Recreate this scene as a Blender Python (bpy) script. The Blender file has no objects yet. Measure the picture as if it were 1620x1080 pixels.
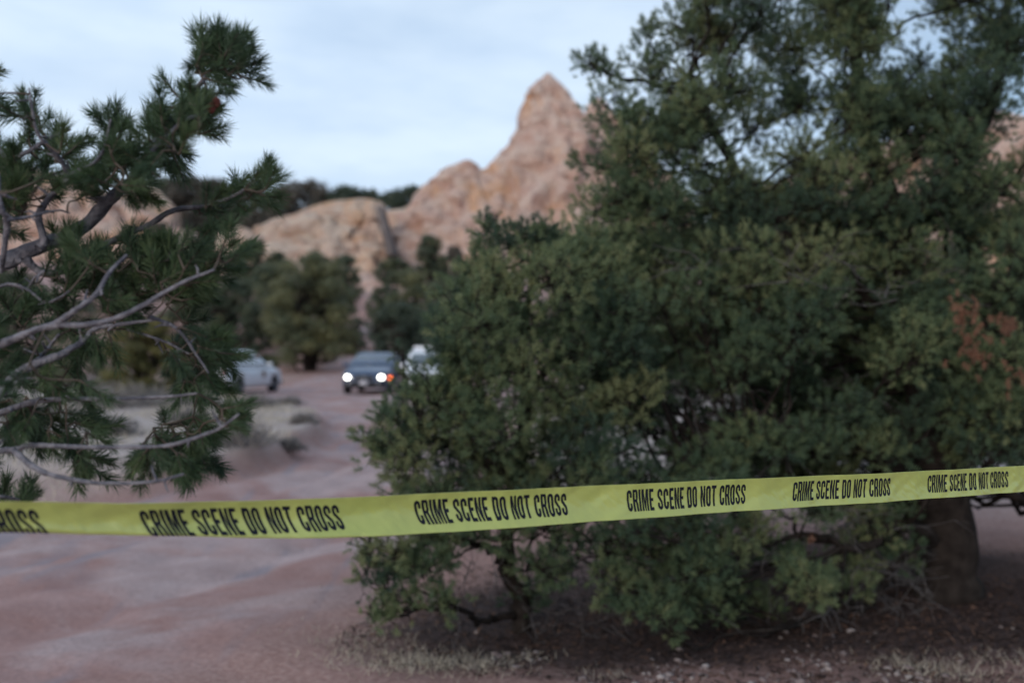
import bpy, math, random
import numpy as np
from mathutils import Vector, noise as mn

# ------------------------------------------------------------------ camera, sky, sun
sc = bpy.context.scene
col = sc.collection
F = 1575.0            # focal length in pixels of the 1620 px wide photograph
CAMZ, HZ = 1.6, 559.0
cd = bpy.data.cameras.new('camera')
cam = bpy.data.objects.new('camera', cd)
col.objects.link(cam)
cam.location = (0, 0, CAMZ)
cam.rotation_euler = (math.pi/2, 0, 0)
cd.sensor_width = 36.0
cd.lens = 36.0*F/1620.0
cd.shift_y = (HZ-540.0)/1620.0
cd.clip_start = 0.05
cd.clip_end = 8000
cd.dof.use_dof = True
cd.dof.focus_distance = 2.55
cd.dof.aperture_fstop = 1.95
sc.camera = cam

SUN_EL, SUN_AZ = math.radians(16), math.radians(205)   # azimuth measured clockwise from +Y
wd = bpy.data.worlds.new('World'); sc.world = wd; wd.use_nodes = True
nt = wd.node_tree; nt.nodes.clear()
def N(nt, t, **k):
    n = nt.nodes.new(t)
    for a, b in k.items(): setattr(n, a, b)
    return n
out = N(nt, 'ShaderNodeOutputWorld'); bg = N(nt, 'ShaderNodeBackground'); bg.inputs[1].default_value = 0.1
sky = N(nt, 'ShaderNodeTexSky', sky_type='NISHITA', sun_disc=False, sun_elevation=SUN_EL, sun_rotation=SUN_AZ)
sky.air_density = 1.0; sky.dust_density = 0.6; sky.ozone_density = 2.0
tc = N(nt, 'ShaderNodeTexCoord'); mp = N(nt, 'ShaderNodeMapping'); mp.inputs['Scale'].default_value = (1.0, 1.0, 3.2)
nz = N(nt, 'ShaderNodeTexNoise'); nz.inputs['Scale'].default_value = 2.6; nz.inputs['Detail'].default_value = 5; nz.inputs['Roughness'].default_value = .5
cr = N(nt, 'ShaderNodeValToRGB'); cr.color_ramp.elements[0].position = .30; cr.color_ramp.elements[1].position = .62
cr.color_ramp.elements[0].color = (.78,.78,.78,1); cr.color_ramp.elements[1].color = (1,1,1,1)
nz2 = N(nt, 'ShaderNodeTexNoise'); nz2.inputs['Scale'].default_value = 7.0; nz2.inputs['Detail'].default_value = 4
cc = N(nt, 'ShaderNodeValToRGB')
cc.color_ramp.elements[0].position = .35; cc.color_ramp.elements[0].color = (5.45,6.85,8.7,1)
cc.color_ramp.elements[1].position = .65; cc.color_ramp.elements[1].color = (6.6,7.9,9.4,1)
mx = N(nt, 'ShaderNodeMix', data_type='RGBA')
L = nt.links.new
L(tc.outputs['Generated'], mp.inputs[0]); L(mp.outputs[0], nz.inputs[0]); L(mp.outputs[0], nz2.inputs[0])
L(nz.outputs[0], cr.inputs[0]); L(nz2.outputs[0], cc.inputs[0])
sx = N(nt, 'ShaderNodeSeparateXYZ'); mr = N(nt, 'ShaderNodeMapRange'); ml = N(nt, 'ShaderNodeMath', operation='MULTIPLY')
mr.inputs[1].default_value = .14; mr.inputs[2].default_value = .42; mr.inputs[3].default_value = 1.0; mr.inputs[4].default_value = .30
L(tc.outputs['Generated'], sx.inputs[0]); L(sx.outputs[0], mr.inputs[0]); L(cr.outputs[0], ml.inputs[0]); L(mr.outputs[0], ml.inputs[1])
L(ml.outputs[0], mx.inputs[0]); L(sky.outputs[0], mx.inputs['A']); L(cc.outputs[0], mx.inputs['B'])
L(mx.outputs['Result'], bg.inputs[0]); L(bg.outputs[0], out.inputs[0])

sl = bpy.data.lights.new('sun', 'SUN'); sl.energy = 1.35; sl.angle = math.radians(22); sl.color = (1.0, .84, .70)
so = bpy.data.objects.new('sun', sl); col.objects.link(so)
so.rotation_euler = (math.pi/2 - SUN_EL, 0, math.pi - SUN_AZ)
sc.view_settings.view_transform = 'Standard'; sc.view_settings.look = 'None'
sc.view_settings.exposure = 0.22; sc.view_settings.gamma = 1.0
sc.cycles.max_bounces = 5; sc.cycles.transparent_max_bounces = 6
sc.cycles.use_denoising = True

# ------------------------------------------------------------------ helpers
rng = np.random.default_rng(7); random.seed(7)

def W(px, py, z):
    """point of the place seen at pixel (px,py) of the photograph, z metres away"""
    return np.array([(px-810.0)/F*z, z, CAMZ-(py-HZ)/F*z])

def tag(o, label=None, cat=None, group=None, kind=None):
    if label: o['label'] = label
    if cat: o['category'] = cat
    if group: o['group'] = group
    if kind: o['kind'] = kind
    return o

def empty(name, loc=(0,0,0), rz=0):
    o = bpy.data.objects.new(name, None); col.objects.link(o)
    o.location = loc; o.rotation_euler = (0,0,rz); o.empty_display_size = .2
    return o

class MB:
    def __init__(s): s.v = []; s.f = []; s.n = 0; s.a = []
    def add(s, v, f, a=None):
        """v (n,3), f (m,k) index array; a: value per vertex for attribute 'tint'"""
        v = np.asarray(v, dtype=np.float32).reshape(-1,3)
        s.v.append(v); s.f.append(np.asarray(f, dtype=np.int64)+s.n)
        s.a.append(np.full(len(v), .5, np.float32) if a is None else np.broadcast_to(np.asarray(a, np.float32), (len(v),)))
        s.n += len(v)
    def build(s, name, mat, parent=None, smooth=False, loc=None):
        me = bpy.data.meshes.new(name)
        v = np.concatenate(s.v) if s.v else np.zeros((0,3),np.float32)
        if loc is not None: v = v-np.asarray(loc, np.float32)
        me.vertices.add(len(v)); me.vertices.foreach_set('co', v.ravel())
        loops = np.concatenate([f.ravel() for f in s.f]); tot = np.concatenate([np.full(len(f), f.shape[1]) for f in s.f])
        st = np.concatenate([[0], np.cumsum(tot)[:-1]])
        me.loops.add(len(loops)); me.loops.foreach_set('vertex_index', loops.astype(np.int32))
        me.polygons.add(len(tot)); me.polygons.foreach_set('loop_start', st.astype(np.int32))
        me.polygons.foreach_set('loop_total', tot.astype(np.int32))
        if smooth: me.polygons.foreach_set('use_smooth', np.ones(len(tot), bool))
        at = me.attributes.new('tint', 'FLOAT', 'POINT'); at.data.foreach_set('value', np.concatenate(s.a).astype(np.float32))
        me.update(); me.validate()
        me.materials.append(mat)
        o = bpy.data.objects.new(name, me); col.objects.link(o)
        if parent is not None: o.parent = parent
        if loc is not None and parent is None: o.location = tuple(float(t) for t in loc)
        return o

def quadgrid(nu, nv, wrap_u=False):
    i = np.arange(nv-1)[:,None]; j = np.arange(nu if wrap_u else nu-1)[None,:]; j2 = (j+1) % nu
    return np.stack([i*nu+j, i*nu+j2, (i+1)*nu+j2, (i+1)*nu+j], -1).reshape(-1,4)

def tube(mb, pts, rad, sides=6, tint=.5, knob=0.0):
    pts = np.asarray(pts, float); n = len(pts)
    rad = np.broadcast_to(np.asarray(rad, float), (n,))
    d = np.gradient(pts, axis=0); d /= np.linalg.norm(d, axis=1)[:,None]+1e-9
    ref = np.where(np.abs(d[:,2:3])>.9, np.array([[1.,0,0]]), np.array([[0,0,1.]]))
    ref = np.broadcast_to(ref[0], d.shape) if (np.abs(d[:,2])<=.9).all() or (np.abs(d[:,2])>.9).all() else np.broadcast_to(np.array([.3,.8,.5]), d.shape)
    a = np.cross(d, ref); a /= np.linalg.norm(a, axis=1)[:,None]+1e-9
    b = np.cross(d, a)
    th = np.arange(sides)/sides*2*math.pi
    r = rad[:,None]*np.ones(sides)[None]
    if knob: r = r*(1+knob*rng.normal(size=r.shape))
    v = pts[:,None,:] + r[...,None]*(np.cos(th)[None,:,None]*a[:,None,:]+np.sin(th)[None,:,None]*b[:,None,:])
    mb.add(v.reshape(-1,3), quadgrid(sides, n, True), tint)
    if sides >= 4: mb.add(np.concatenate([v[-1], pts[-1:]+d[-1:]*rad[-1]]), np.array([[i,(i+1)%sides,sides] for i in range(sides)]), tint)

def smoothline(p, k):
    """Catmull-Rom resampling of control points to k points"""
    p = np.asarray(p, float); n = len(p)
    q = np.concatenate([2*p[:1]-p[1:2], p, 2*p[-1:]-p[-2:-1]])
    t = np.linspace(0, n-1-1e-6, k); i = t.astype(int); u = (t-i)[:,None]
    a,b,c,d = q[i],q[i+1],q[i+2],q[i+3]
    return .5*((2*b)+(-a+c)*u+(2*a-5*b+4*c-d)*u**2+(-a+3*b-3*c+d)*u**3)

def hash3(ix, iy, iz, seed):
    h = (ix*374761393 + iy*668265263 + iz*2147483647 + seed*974634777) & 0xffffffff
    h = ((h ^ (h>>13))*1274126177) & 0xffffffff
    return ((h ^ (h>>16)) & 0xffff)/65535.0
def vnoise(p, seed=0):
    """value noise in -1..1 for points (...,3)"""
    p = np.asarray(p, float); i = np.floor(p).astype(np.int64); f = p-i; f = f*f*(3-2*f); r = 0
    for dx in (0,1):
        for dy in (0,1):
            for dz in (0,1):
                w = (f[...,0] if dx else 1-f[...,0])*(f[...,1] if dy else 1-f[...,1])*(f[...,2] if dz else 1-f[...,2])
                r = r + w*hash3(i[...,0]+dx, i[...,1]+dy, i[...,2]+dz, seed)
    return r*2-1
def fbm(p, seed=0, oc=4, rough=.5):
    p = np.asarray(p, float); s = 0; a = 1; t = 0
    for o in range(oc):
        s = s+a*vnoise(p*(2.03**o)+o*17.3, seed+o); t += a; a *= rough
    return s/t
def P3(x, y, z=0.0):
    x, y = np.broadcast_arrays(np.asarray(x,float), np.asarray(y,float))
    return np.stack([x, y, np.full(x.shape, z)], -1)

# ------------------------------------------------------------------ materials
def mat(name, base, rough=.8, spec=.3, tint=None, noise=None, bump=None, **kw):
    m = bpy.data.materials.new(name); m.use_nodes = True; t = m.node_tree; b = t.nodes['Principled BSDF']
    b.inputs['Base Color'].default_value = (*base, 1); b.inputs['Roughness'].default_value = rough
    b.inputs['Specular IOR Level'].default_value = spec
    for k, v in kw.items(): b.inputs[k.replace('_',' ')].default_value = v
    src = None
    if noise:   # (scale, colour2, lo, hi)
        n = N(t,'ShaderNodeTexNoise'); n.inputs['Scale'].default_value = noise[0]; n.inputs['Detail'].default_value = 6
        tcn = N(t,'ShaderNodeTexCoord'); t.links.new(tcn.outputs['Object'], n.inputs[0])
        r = N(t,'ShaderNodeValToRGB'); r.color_ramp.elements[0].position = noise[2]; r.color_ramp.elements[1].position = noise[3]
        r.color_ramp.elements[0].color = (*base,1); r.color_ramp.elements[1].color = (*noise[1],1)
        t.links.new(n.outputs[0], r.inputs[0]); src = r.outputs[0]
    if tint:    # list of colours over attribute tint 0..1
        a = N(t,'ShaderNodeAttribute', attribute_name='tint'); r = N(t,'ShaderNodeValToRGB')
        e = r.color_ramp.elements
        while len(e) < len(tint): e.new(.5)
        for i, c in enumerate(tint): e[i].position = i/(len(tint)-1); e[i].color = (*c,1)
        t.links.new(a.outputs['Fac'], r.inputs[0])
        if src:
            mm = N(t,'ShaderNodeMix', data_type='RGBA'); mm.inputs[0].default_value = .5
            t.links.new(src, mm.inputs['A']); t.links.new(r.outputs[0], mm.inputs['B']); src = mm.outputs['Result']
        else: src = r.outputs[0]
    if src: t.links.new(src, b.inputs['Base Color'])
    if bump:    # (scale, distance)
        n = N(t,'ShaderNodeTexNoise'); n.inputs['Scale'].default_value = bump[0]; n.inputs['Detail'].default_value = 5
        tcn = N(t,'ShaderNodeTexCoord'); t.links.new(tcn.outputs['Object'], n.inputs[0])
        bp = N(t,'ShaderNodeBump'); bp.inputs['Strength'].default_value = .8; bp.inputs['Distance'].default_value = bump[1]
        t.links.new(n.outputs[0], bp.inputs['Height']); t.links.new(bp.outputs[0], b.inputs['Normal'])
    return m

def leafmat(name, cols):
    m = mat(name, cols[0], .55, .35, tint=cols)
    t = m.node_tree; b = t.nodes['Principled BSDF']
    tr = N(t,'ShaderNodeBsdfTranslucent'); ms = N(t,'ShaderNodeMixShader'); ms.inputs[0].default_value = .22
    src = b.inputs['Base Color'].links[0].from_socket
    t.links.new(src, tr.inputs[0]); o = t.nodes['Material Output']
    t.links.new(b.outputs[0], ms.inputs[1]); t.links.new(tr.outputs[0], ms.inputs[2]); t.links.new(ms.outputs[0], o.inputs[0])
    return m

M = {}
M['needle'] = leafmat('pinyon_needles', [(.050,.088,.062),(.088,.140,.078),(.150,.200,.098),(.235,.260,.130)])
M['needle_near'] = leafmat('pine_needles', [(.036,.066,.040),(.060,.105,.052),(.115,.160,.068)])
M['bg_leaf'] = leafmat('juniper_foliage', [(.046,.068,.050),(.092,.112,.064),(.170,.170,.080)])
M['bg_olive'] = leafmat('olive_foliage', [(.095,.095,.040),(.15,.14,.050),(.21,.19,.07)])
M['bg_brown'] = leafmat('brown_scrub', [(.075,.070,.060),(.11,.10,.085),(.14,.125,.10)])
M['sage'] = leafmat('sagebrush', [(.15,.14,.14),(.22,.205,.20),(.30,.28,.26)])
M['bark'] = mat('bark', (.014,.011,.010), .9, .15, noise=(14,(.034,.028,.025),.35,.7), bump=(45,.01))
M['bark_near'] = mat('grey_bark', (.10,.10,.125), .75, .3, noise=(38,(.21,.205,.235),.42,.60), bump=(120,.012))
M['dead'] = mat('dead_twigs', (.065,.06,.06), .9, .2, noise=(20,(.135,.127,.13),.3,.7))
M['bark_twig'] = mat('twig_bark', (.07,.055,.045), .85, .2, noise=(40,(.12,.10,.085),.3,.7))
M['dead_needle'] = leafmat('dead_needles', [(.19,.095,.065),(.30,.155,.10)])
M['cone'] = mat('cone', (.16,.05,.04), .8)
M['grass'] = leafmat('dry_grass', [(.34,.30,.25),(.47,.42,.34),(.58,.53,.43)])
M['litter'] = mat('litter', (.04,.03,.03), .95, .1, tint=[(.028,.021,.020),(.07,.048,.042),(.17,.10,.07)])
M['pebble'] = mat('pebbles', (.3,.26,.26), .9, .2, tint=[(.19,.15,.15),(.24,.19,.18),(.35,.31,.30)])

def ground_material():
    m = bpy.data.materials.new('desert_soil'); m.use_nodes = True; t = m.node_tree; b = t.nodes['Principled BSDF']
    b.inputs['Roughness'].default_value = .95; b.inputs['Specular IOR Level'].default_value = .15
    tcn = N(t,'ShaderNodeTexCoord'); l = t.links.new
    def noise(s, d=6, r=.55, dist=0):
        n = N(t,'ShaderNodeTexNoise'); n.inputs['Scale'].default_value = s; n.inputs['Detail'].default_value = d
        n.inputs['Roughness'].default_value = r; n.inputs['Distortion'].default_value = dist
        l(tcn.outputs['Object'], n.inputs[0]); return n
    def ramp(s, a, b_, p0=0., p1=1.):
        r = N(t,'ShaderNodeValToRGB'); r.color_ramp.elements[0].position = p0; r.color_ramp.elements[1].position = p1
        r.color_ramp.elements[0].color = (*a,1); r.color_ramp.elements[1].color = (*b_,1); l(s, r.inputs[0]); return r
    def mix(f, a, b_):
        x = N(t,'ShaderNodeMix', data_type='RGBA')
        if isinstance(f, float): x.inputs[0].default_value = f
        else: l(f, x.inputs[0])
        l(a, x.inputs['A']); l(b_, x.inputs['B']); return x.outputs['Result']
    big = noise(.55, 5, .6, .6); mid = noise(2.2, 6, .6); fine = noise(28, 5, .7)
    road = ramp(mid.outputs[0], (.37,.265,.255), (.465,.36,.355), .3, .7)
    red = ramp(mid.outputs[0], (.315,.18,.16), (.395,.26,.245), .3, .7)
    dirt = ramp(fine.outputs[0], (.30,.165,.14), (.40,.265,.235), .3, .7)
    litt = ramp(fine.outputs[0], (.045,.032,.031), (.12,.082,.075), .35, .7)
    mpp = N(t,'ShaderNodeMapping'); mpp.inputs['Rotation'].default_value = (0,0,.62); mpp.inputs['Scale'].default_value = (1.9,.42,1); l(tcn.outputs['Object'], mpp.inputs[0])
    tk = N(t,'ShaderNodeTexNoise'); tk.inputs['Scale'].default_value = 1.25; tk.inputs['Detail'].default_value = 4; tk.inputs['Distortion'].default_value = .4; l(mpp.outputs[0], tk.inputs[0])
    tkm = ramp(tk.outputs[0], (0,0,0), (.8,.8,.8), .56, .68); tkc = ramp(mid.outputs[0], (.235,.20,.225), (.30,.265,.29), .3, .7)
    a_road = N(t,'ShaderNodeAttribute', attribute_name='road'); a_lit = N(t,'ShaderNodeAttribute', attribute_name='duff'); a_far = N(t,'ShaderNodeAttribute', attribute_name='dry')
    redm = ramp(big.outputs[0], (0,0,0), (1,1,1), .45, .56)
    rc = mix(redm.outputs[0], road.outputs[0], red.outputs[0])
    rc = mix(tkm.outputs[0], rc, tkc.outputs[0])
    c = mix(a_road.outputs['Fac'], dirt.outputs[0], rc)
    dry = ramp(mid.outputs[0], (.35,.30,.275), (.48,.43,.40), .3, .7)
    c = mix(a_far.outputs['Fac'], c, dry.outputs[0])
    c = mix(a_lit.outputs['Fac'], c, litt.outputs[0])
    fm = ramp(fine.outputs[0], (.82,.82,.82), (1.12,1.12,1.12), .3, .7)
    mu = N(t,'ShaderNodeMix', data_type='RGBA', blend_type='MULTIPLY'); mu.inputs[0].default_value = 1
    l(c, mu.inputs['A']); l(fm.outputs[0], mu.inputs['B']); l(mu.outputs['Result'], b.inputs['Base Color'])
    bp = N(t,'ShaderNodeBump'); bp.inputs['Distance'].default_value = .02; bp.inputs['Strength'].default_value = .7
    l(fine.outputs[0], bp.inputs['Height']); l(bp.outputs[0], b.inputs['Normal'])
    return m

def rock_material(name, a, b_, orange, dark):
    m = bpy.data.materials.new(name); m.use_nodes = True; t = m.node_tree; b = t.nodes['Principled BSDF']
    b.inputs['Roughness'].default_value = .95; b.inputs['Specular IOR Level'].default_value = .15
    tcn = N(t,'ShaderNodeTexCoord'); l = t.links.new
    def noise(s, sc_, d=6, r=.6, dist=0.):
        mpp = N(t,'ShaderNodeMapping'); mpp.inputs['Scale'].default_value = sc_; l(tcn.outputs['Object'], mpp.inputs[0])
        n = N(t,'ShaderNodeTexNoise'); n.inputs['Scale'].default_value = s; n.inputs['Detail'].default_value = d
        n.inputs['Roughness'].default_value = r; n.inputs['Distortion'].default_value = dist
        l(mpp.outputs[0], n.inputs[0]); return n.outputs[0]
    def ramp(s, c0, c1, p0, p1):
        r = N(t,'ShaderNodeValToRGB'); r.color_ramp.elements[0].position = p0; r.color_ramp.elements[1].position = p1
        r.color_ramp.elements[0].color = (*c0,1); r.color_ramp.elements[1].color = (*c1,1); l(s, r.inputs[0]); return r.outputs[0]
    def mix(f, c0, c1):
        x = N(t,'ShaderNodeMix', data_type='RGBA'); l(f, x.inputs[0]); l(c0, x.inputs['A']); l(c1, x.inputs['B']); return x.outputs['Result']
    base = ramp(noise(.30,(1,1,1.5),7,.7,.6), a, b_, .40, .60)
    o = ramp(noise(.14,(1,1,.6),5,.65,.8), (0,0,0), (.85,.85,.85), .52, .63)
    oc = ramp(noise(.6,(1,1,1)), orange, tuple(min(1,x*1.15) for x in orange), .3, .7)
    c = mix(o, base, oc)
    st = ramp(noise(.45,(1.6,1.6,.25),5,.7,.4), (0,0,0), (.9,.9,.9), .56, .66)
    dc = ramp(noise(.5,(1,1,1)), dark, dark, .3, .7)
    c = mix(st, c, dc); l(c, b.inputs['Base Color'])
    bp = N(t,'ShaderNodeBump'); bp.inputs['Distance'].default_value = 1.6; bp.inputs['Strength'].default_value = 1.0
    l(noise(.9,(1,1,1.4),8,.65,.3), bp.inputs['Height']); l(bp.outputs[0], b.inputs['Normal'])
    return m
M['rock_pink'] = rock_material('pink_sandstone', (.66,.43,.35), (.80,.63,.54), (.70,.42,.26), (.36,.22,.20))
M['rock_buff'] = rock_material('buff_sandstone', (.64,.43,.33), (.78,.64,.53), (.70,.44,.28), (.36,.25,.21))

# ------------------------------------------------------------------ terrain
ROAD = np.array([(-7.5,2.5),(-4.6,5.5),(-2.7,9),(-1.75,13),(-1.7,18),(-2.5,24),(-3.8,32),(-5.0,42),(-7.6,52),(-9.5,62),(-12,80)], float)
RW = np.array([3.0,2.7,2.2,1.55,1.6,1.9,4.2,7.5,3.0,2.0,1.2])
def road_d(x, y):
    best = np.full(np.shape(x), 9.)
    p = smoothline(ROAD, 60); w = np.interp(np.linspace(0,len(RW)-1,60), np.arange(len(RW)), RW)
    for (a, b_), ww in zip(p, w): best = np.minimum(best, np.sqrt((x-a)**2+(y-b_)**2)/ww)
    return best
def sstep(a, b_, t):
    t = np.clip((t-a)/(b_-a), 0, 1); return t*t*(3-2*t)
def H(x, y):
    x = np.asarray(x, float); y = np.asarray(y, float)
    h = np.interp(y, [-100,48,62,85,110,150,178,205,240,400,900,4000], [0,0,.9,4.6,8.0,13.5,21,29.5,31,18,4,0])
    side = np.interp(x/np.maximum(y,1), [-1.2,-.5,-.33,-.12,.3,1.2], [1.25,1.22,1.12,1.0,.95,.9])
    h = h*side
    far = sstep(50, 110, y)
    h = h + far*(1.6*fbm(P3(x,y)/22., 3, 4)+.5*fbm(P3(x,y)/5., 9, 3))*sstep(4000,600,y)
    h = h + (1-far)*(.05*fbm(P3(x,y)/1.7, 5, 4)) * sstep(.7,1.3,road_d(x,y))
    h = h + .030*fbm(P3(x,y)/.45, 8, 4, .6)*sstep(60,30,y)
    # low bank at the inside of the bend
    d = road_d(x, y)
    h = h + (.34+.10*fbm(P3(x,y)/1.1, 6, 3))*sstep(1.0,1.22,d)*sstep(10,12.5,y)*sstep(44,32,y)*sstep(1.,-1.5,x)
    # rut marks
    h = h - .06*(np.exp(-((d-.52)/.10)**2)+np.exp(-((d-.2)/.08)**2)*.6)*sstep(60,30,y)+.012*fbm(P3(x,y)/.18, 14, 3)*sstep(30,8,y)
    return h
def build_ground():
    ys = np.concatenate([np.linspace(-60,1,14), 1.5*1.0125**np.arange(0,500)]); ys = ys[ys<700]
    ys = np.concatenate([ys, [900,1300,2000,3200,5000]])
    u = np.linspace(-1,1,520); xs = np.sinh(u*5.6)/math.sinh(5.6)*420
    xs = np.concatenate([[-5000,-2500,-1200,-700], xs, [700,1200,2500,5000]])
    X, Y = np.meshgrid(xs, ys)
    Z = H(X, Y)
    mb = MB(); mb.add(np.stack([X,Y,Z],-1), quadgrid(len(xs), len(ys)))
    o = mb.build('ground', ground_material(), smooth=True)
    me = o.data; x = X.ravel(); y = Y.ravel()
    d = road_d(x, y) + .18*fbm(P3(x,y)/1.3, 21, 4)
    road = 1-sstep(.85, 1.15, d)
    road = np.maximum(road, sstep(85,110,y)*.6)
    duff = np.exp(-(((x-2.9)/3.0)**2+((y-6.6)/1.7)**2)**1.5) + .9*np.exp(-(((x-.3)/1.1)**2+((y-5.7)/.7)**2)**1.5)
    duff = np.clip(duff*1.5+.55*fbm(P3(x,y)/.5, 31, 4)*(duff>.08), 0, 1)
    dry = sstep(.05,-.25, fbm(P3(x,y)/3., 41, 4)-.35)*0 + sstep(1.05,1.3,d)*sstep(9,13,y)*sstep(60,40,y)*.85
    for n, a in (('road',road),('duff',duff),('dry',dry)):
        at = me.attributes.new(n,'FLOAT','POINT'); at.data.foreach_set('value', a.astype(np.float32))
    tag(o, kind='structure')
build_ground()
def Hs(x, y): return float(H(np.array([x]), np.array([y]))[0])

# ------------------------------------------------------------------ sandstone rocks
def rock(name, rows, dist, depth, material, label, seed, back=.55, amp=1.0, nu=220, nv=120, sharp=2.3):
    """rows: (py, pxL, pxR) from the summit down, seen at dist; lofted closed crag with depth"""
    rows = np.array(rows, float)
    t = np.linspace(0,1,nv); tt = np.linspace(0,1,len(rows))
    py = np.interp(t, tt, rows[:,0]); L_ = np.interp(t, tt, rows[:,1]); R_ = np.interp(t, tt, rows[:,2])
    zt = CAMZ-(py-HZ)/F*dist; xl = (L_-810)/F*dist; xr = (R_-810)/F*dist
    cx = (xl+xr)/2; a = (xr-xl)/2; loz = zt[-1]
    zb = zt[-1]
    hgt = zt[0]-zb
    down = (zt[0]-zt)/hgt
    b_ = depth*(.12+.88*down**.8); b_ = np.minimum(b_, depth); b_[0] = min(b_[0], a[0]+.4)
    cy = dist+depth*.5 - back*0 + (1-down)*depth*.35
    th = np.linspace(0,2*math.pi,nu,endpoint=False)
    kk = (cy/dist); zt = CAMZ+(zt-CAMZ)*kk; cx = cx*kk; a = a*kk*1.04+.3; zt[-1] = min(zt[-1], loz)
    c, s = np.cos(th), np.sin(th)
    ex = 2/sharp
    ux = np.sign(c)*np.abs(c)**ex; uy = np.sign(s)*np.abs(s)**ex
    X = cx[:,None]+a[:,None]*ux[None]; Y = cy[:,None]+b_[:,None]*uy[None]; Z = zt[:,None]+0*X
    P = np.stack([X,Y,Z],-1)
    ndir = np.stack([ux/np.maximum(a,1)[:,None]*5, uy/np.maximum(b_,1)[:,None]*5, 0*X+.15],-1); ndir /= np.linalg.norm(ndir,axis=-1)[...,None]
    big = 1-np.abs(fbm(P/np.array([7.,7.,16.]), seed, 4, .55))*2      # ridged buttresses and clefts
    mid = fbm(P/2.6, seed+30, 4, .6)
    strata = fbm(P/np.array([14.,14.,1.5]), seed+60, 3, .6)
    crack = -np.exp(-(fbm(P/np.array([6.5,6.5,17.])+3.3, seed+120, 3, .5)/.075)**2)*1.5-np.exp(-(fbm(P/np.array([16.,16.,3.2])+7.1, seed+150, 3, .5)/.06)**2)*.8
    fade = np.clip(a[:,None]/4, .10, 1)*(.35+.65*np.clip(down*2.2,0,1))[:,None]
    disp = (3.0*(big-.72)+1.1*mid+.6*strata+1.2*crack+.8*np.clip(down*2,0,1)[:,None])*fade*amp
    P = P+ndir*disp[...,None]
    P[...,2] += .5*fbm(P/3., seed+90, 3)*fade
    mb = MB(); mb.add(P.reshape(-1,3), quadgrid(nu, nv, True))
    top = P[0].mean(0)+np.array([0,0,.3]); mb.add(np.concatenate([P[0], [top]]), np.array([[(i+1)%nu, i, nu] for i in range(nu)]))
    o = mb.build(name, material, smooth=True, loc=(cx[-1], dist, zb))
    tag(o, label, 'rock formation')
    return o
rock('sandstone_spire', [(119,864,869),(126,856,876),(136,848,886),(150,834,900),(168,826,915),(190,818,931),(212,810,940),(235,796,946),(255,786,950),(275,772,956),(300,760,962),(340,742,972),(390,720,985),(440,700,1000),(500,690,1010)],
     150, 14, M['rock_pink'], 'tall pointed pink sandstone spire rising highest above the trees', 11)
rock('sandstone_shoulder', [(256,736,744),(262,722,752),(270,700,772),(282,686,790),(300,672,800),(325,652,812),(350,634,822),(380,622,830),(420,612,840),(480,600,850),(520,590,860)],
     143, 15, M['rock_pink'], 'broken pink rock shoulder stepping down beside the tall spire', 23, amp=.8)
rock('sandstone_dome', [(317,562,588),(321,530,600),(328,498,606),(338,470,606),(350,440,608),(362,420,611),(378,408,615),(398,402,621),(425,395,626),(480,385,632)],
     132, 13, M['rock_buff'], 'wide rounded buff rock dome with a dark cleft at its edge', 37, amp=.75, sharp=2.8)
M['rock_cleft_shade'] = rock_material('cleft_shade_grey', (.20,.17,.165), (.30,.26,.25), (.30,.20,.15), (.12,.10,.10))  # dark grey colour stands in for the shade inside the cleft
rock('cleft_shade_rock', [(328,599,603),(342,602,609),(360,606,613),(380,611,619),(404,617,627)],  # added sliver, draws the cleft's shade as a solid piece
     131.5, 3, M['rock_cleft_shade'], 'thin dark grey sliver added as the shade of the cleft beside the buff dome', 71, amp=.25, nu=80, nv=50)
rock('sandstone_outcrop', [(360,366,384),(364,354,396),(372,348,402),(385,345,406),(410,342,410),(450,338,415)],
     128, 6, M['rock_buff'], 'small orange rock knob at the low end of the ridge', 41, amp=.4, nu=120, nv=60)
rock('sandstone_ledge', [(333,616,655),(337,606,690),(345,604,700),(360,606,705),(400,612,706),(440,616,706)],
     156, 6, M['rock_buff'], 'yellowish rock ledge behind the cleft, below the skyline scrub', 43, amp=.5, nu=120, nv=60)
rock('sandstone_fin', [(158,940,948),(172,930,962),(195,925,985),(230,915,1010),(280,905,1050),(340,895,1080),(420,890,1110),(500,880,1130)],
     165, 16, M['rock_pink'], 'orange rock fin just beside the spire, mostly hidden by the big pinyon', 47, amp=.9)
rock('sandstone_cliff', [(180,1545,1585),(192,1490,1640),(215,1440,1700),(250,1340,1740),(290,1240,1780),(340,1160,1820),(420,1100,1860),(500,1060,1900)],
     150, 16, M['rock_pink'], 'broad pink cliff glimpsed through the top of the big pinyon', 53, amp=.9)
rock('sandstone_bluff', [(262,0,40),(272,-60,80),(290,-110,120),(320,-150,190),(350,-170,250),(385,-180,300),(430,-190,330),(490,-200,350)],
     138, 14, M['rock_pink'], 'pink bluff seen through the branches of the near pine', 59, amp=.8)
rock('sandstone_slab', [(436,560,590),(442,540,620),(452,530,645),(466,522,665),(480,515,680),(500,505,690)],
     112, 6, M['rock_pink'], 'low smooth pink slab between the middle trees', 61, amp=.3, nu=120, nv=50, sharp=2.0)
rock('sandstone_boulder', [(296,212,232),(302,200,250),(318,188,262),(335,180,272),(360,176,280),(390,170,290)],
     150, 6, M['rock_buff'], 'rounded buff boulder on the slope behind the near pine', 67, amp=.4, nu=100, nv=50)

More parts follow.
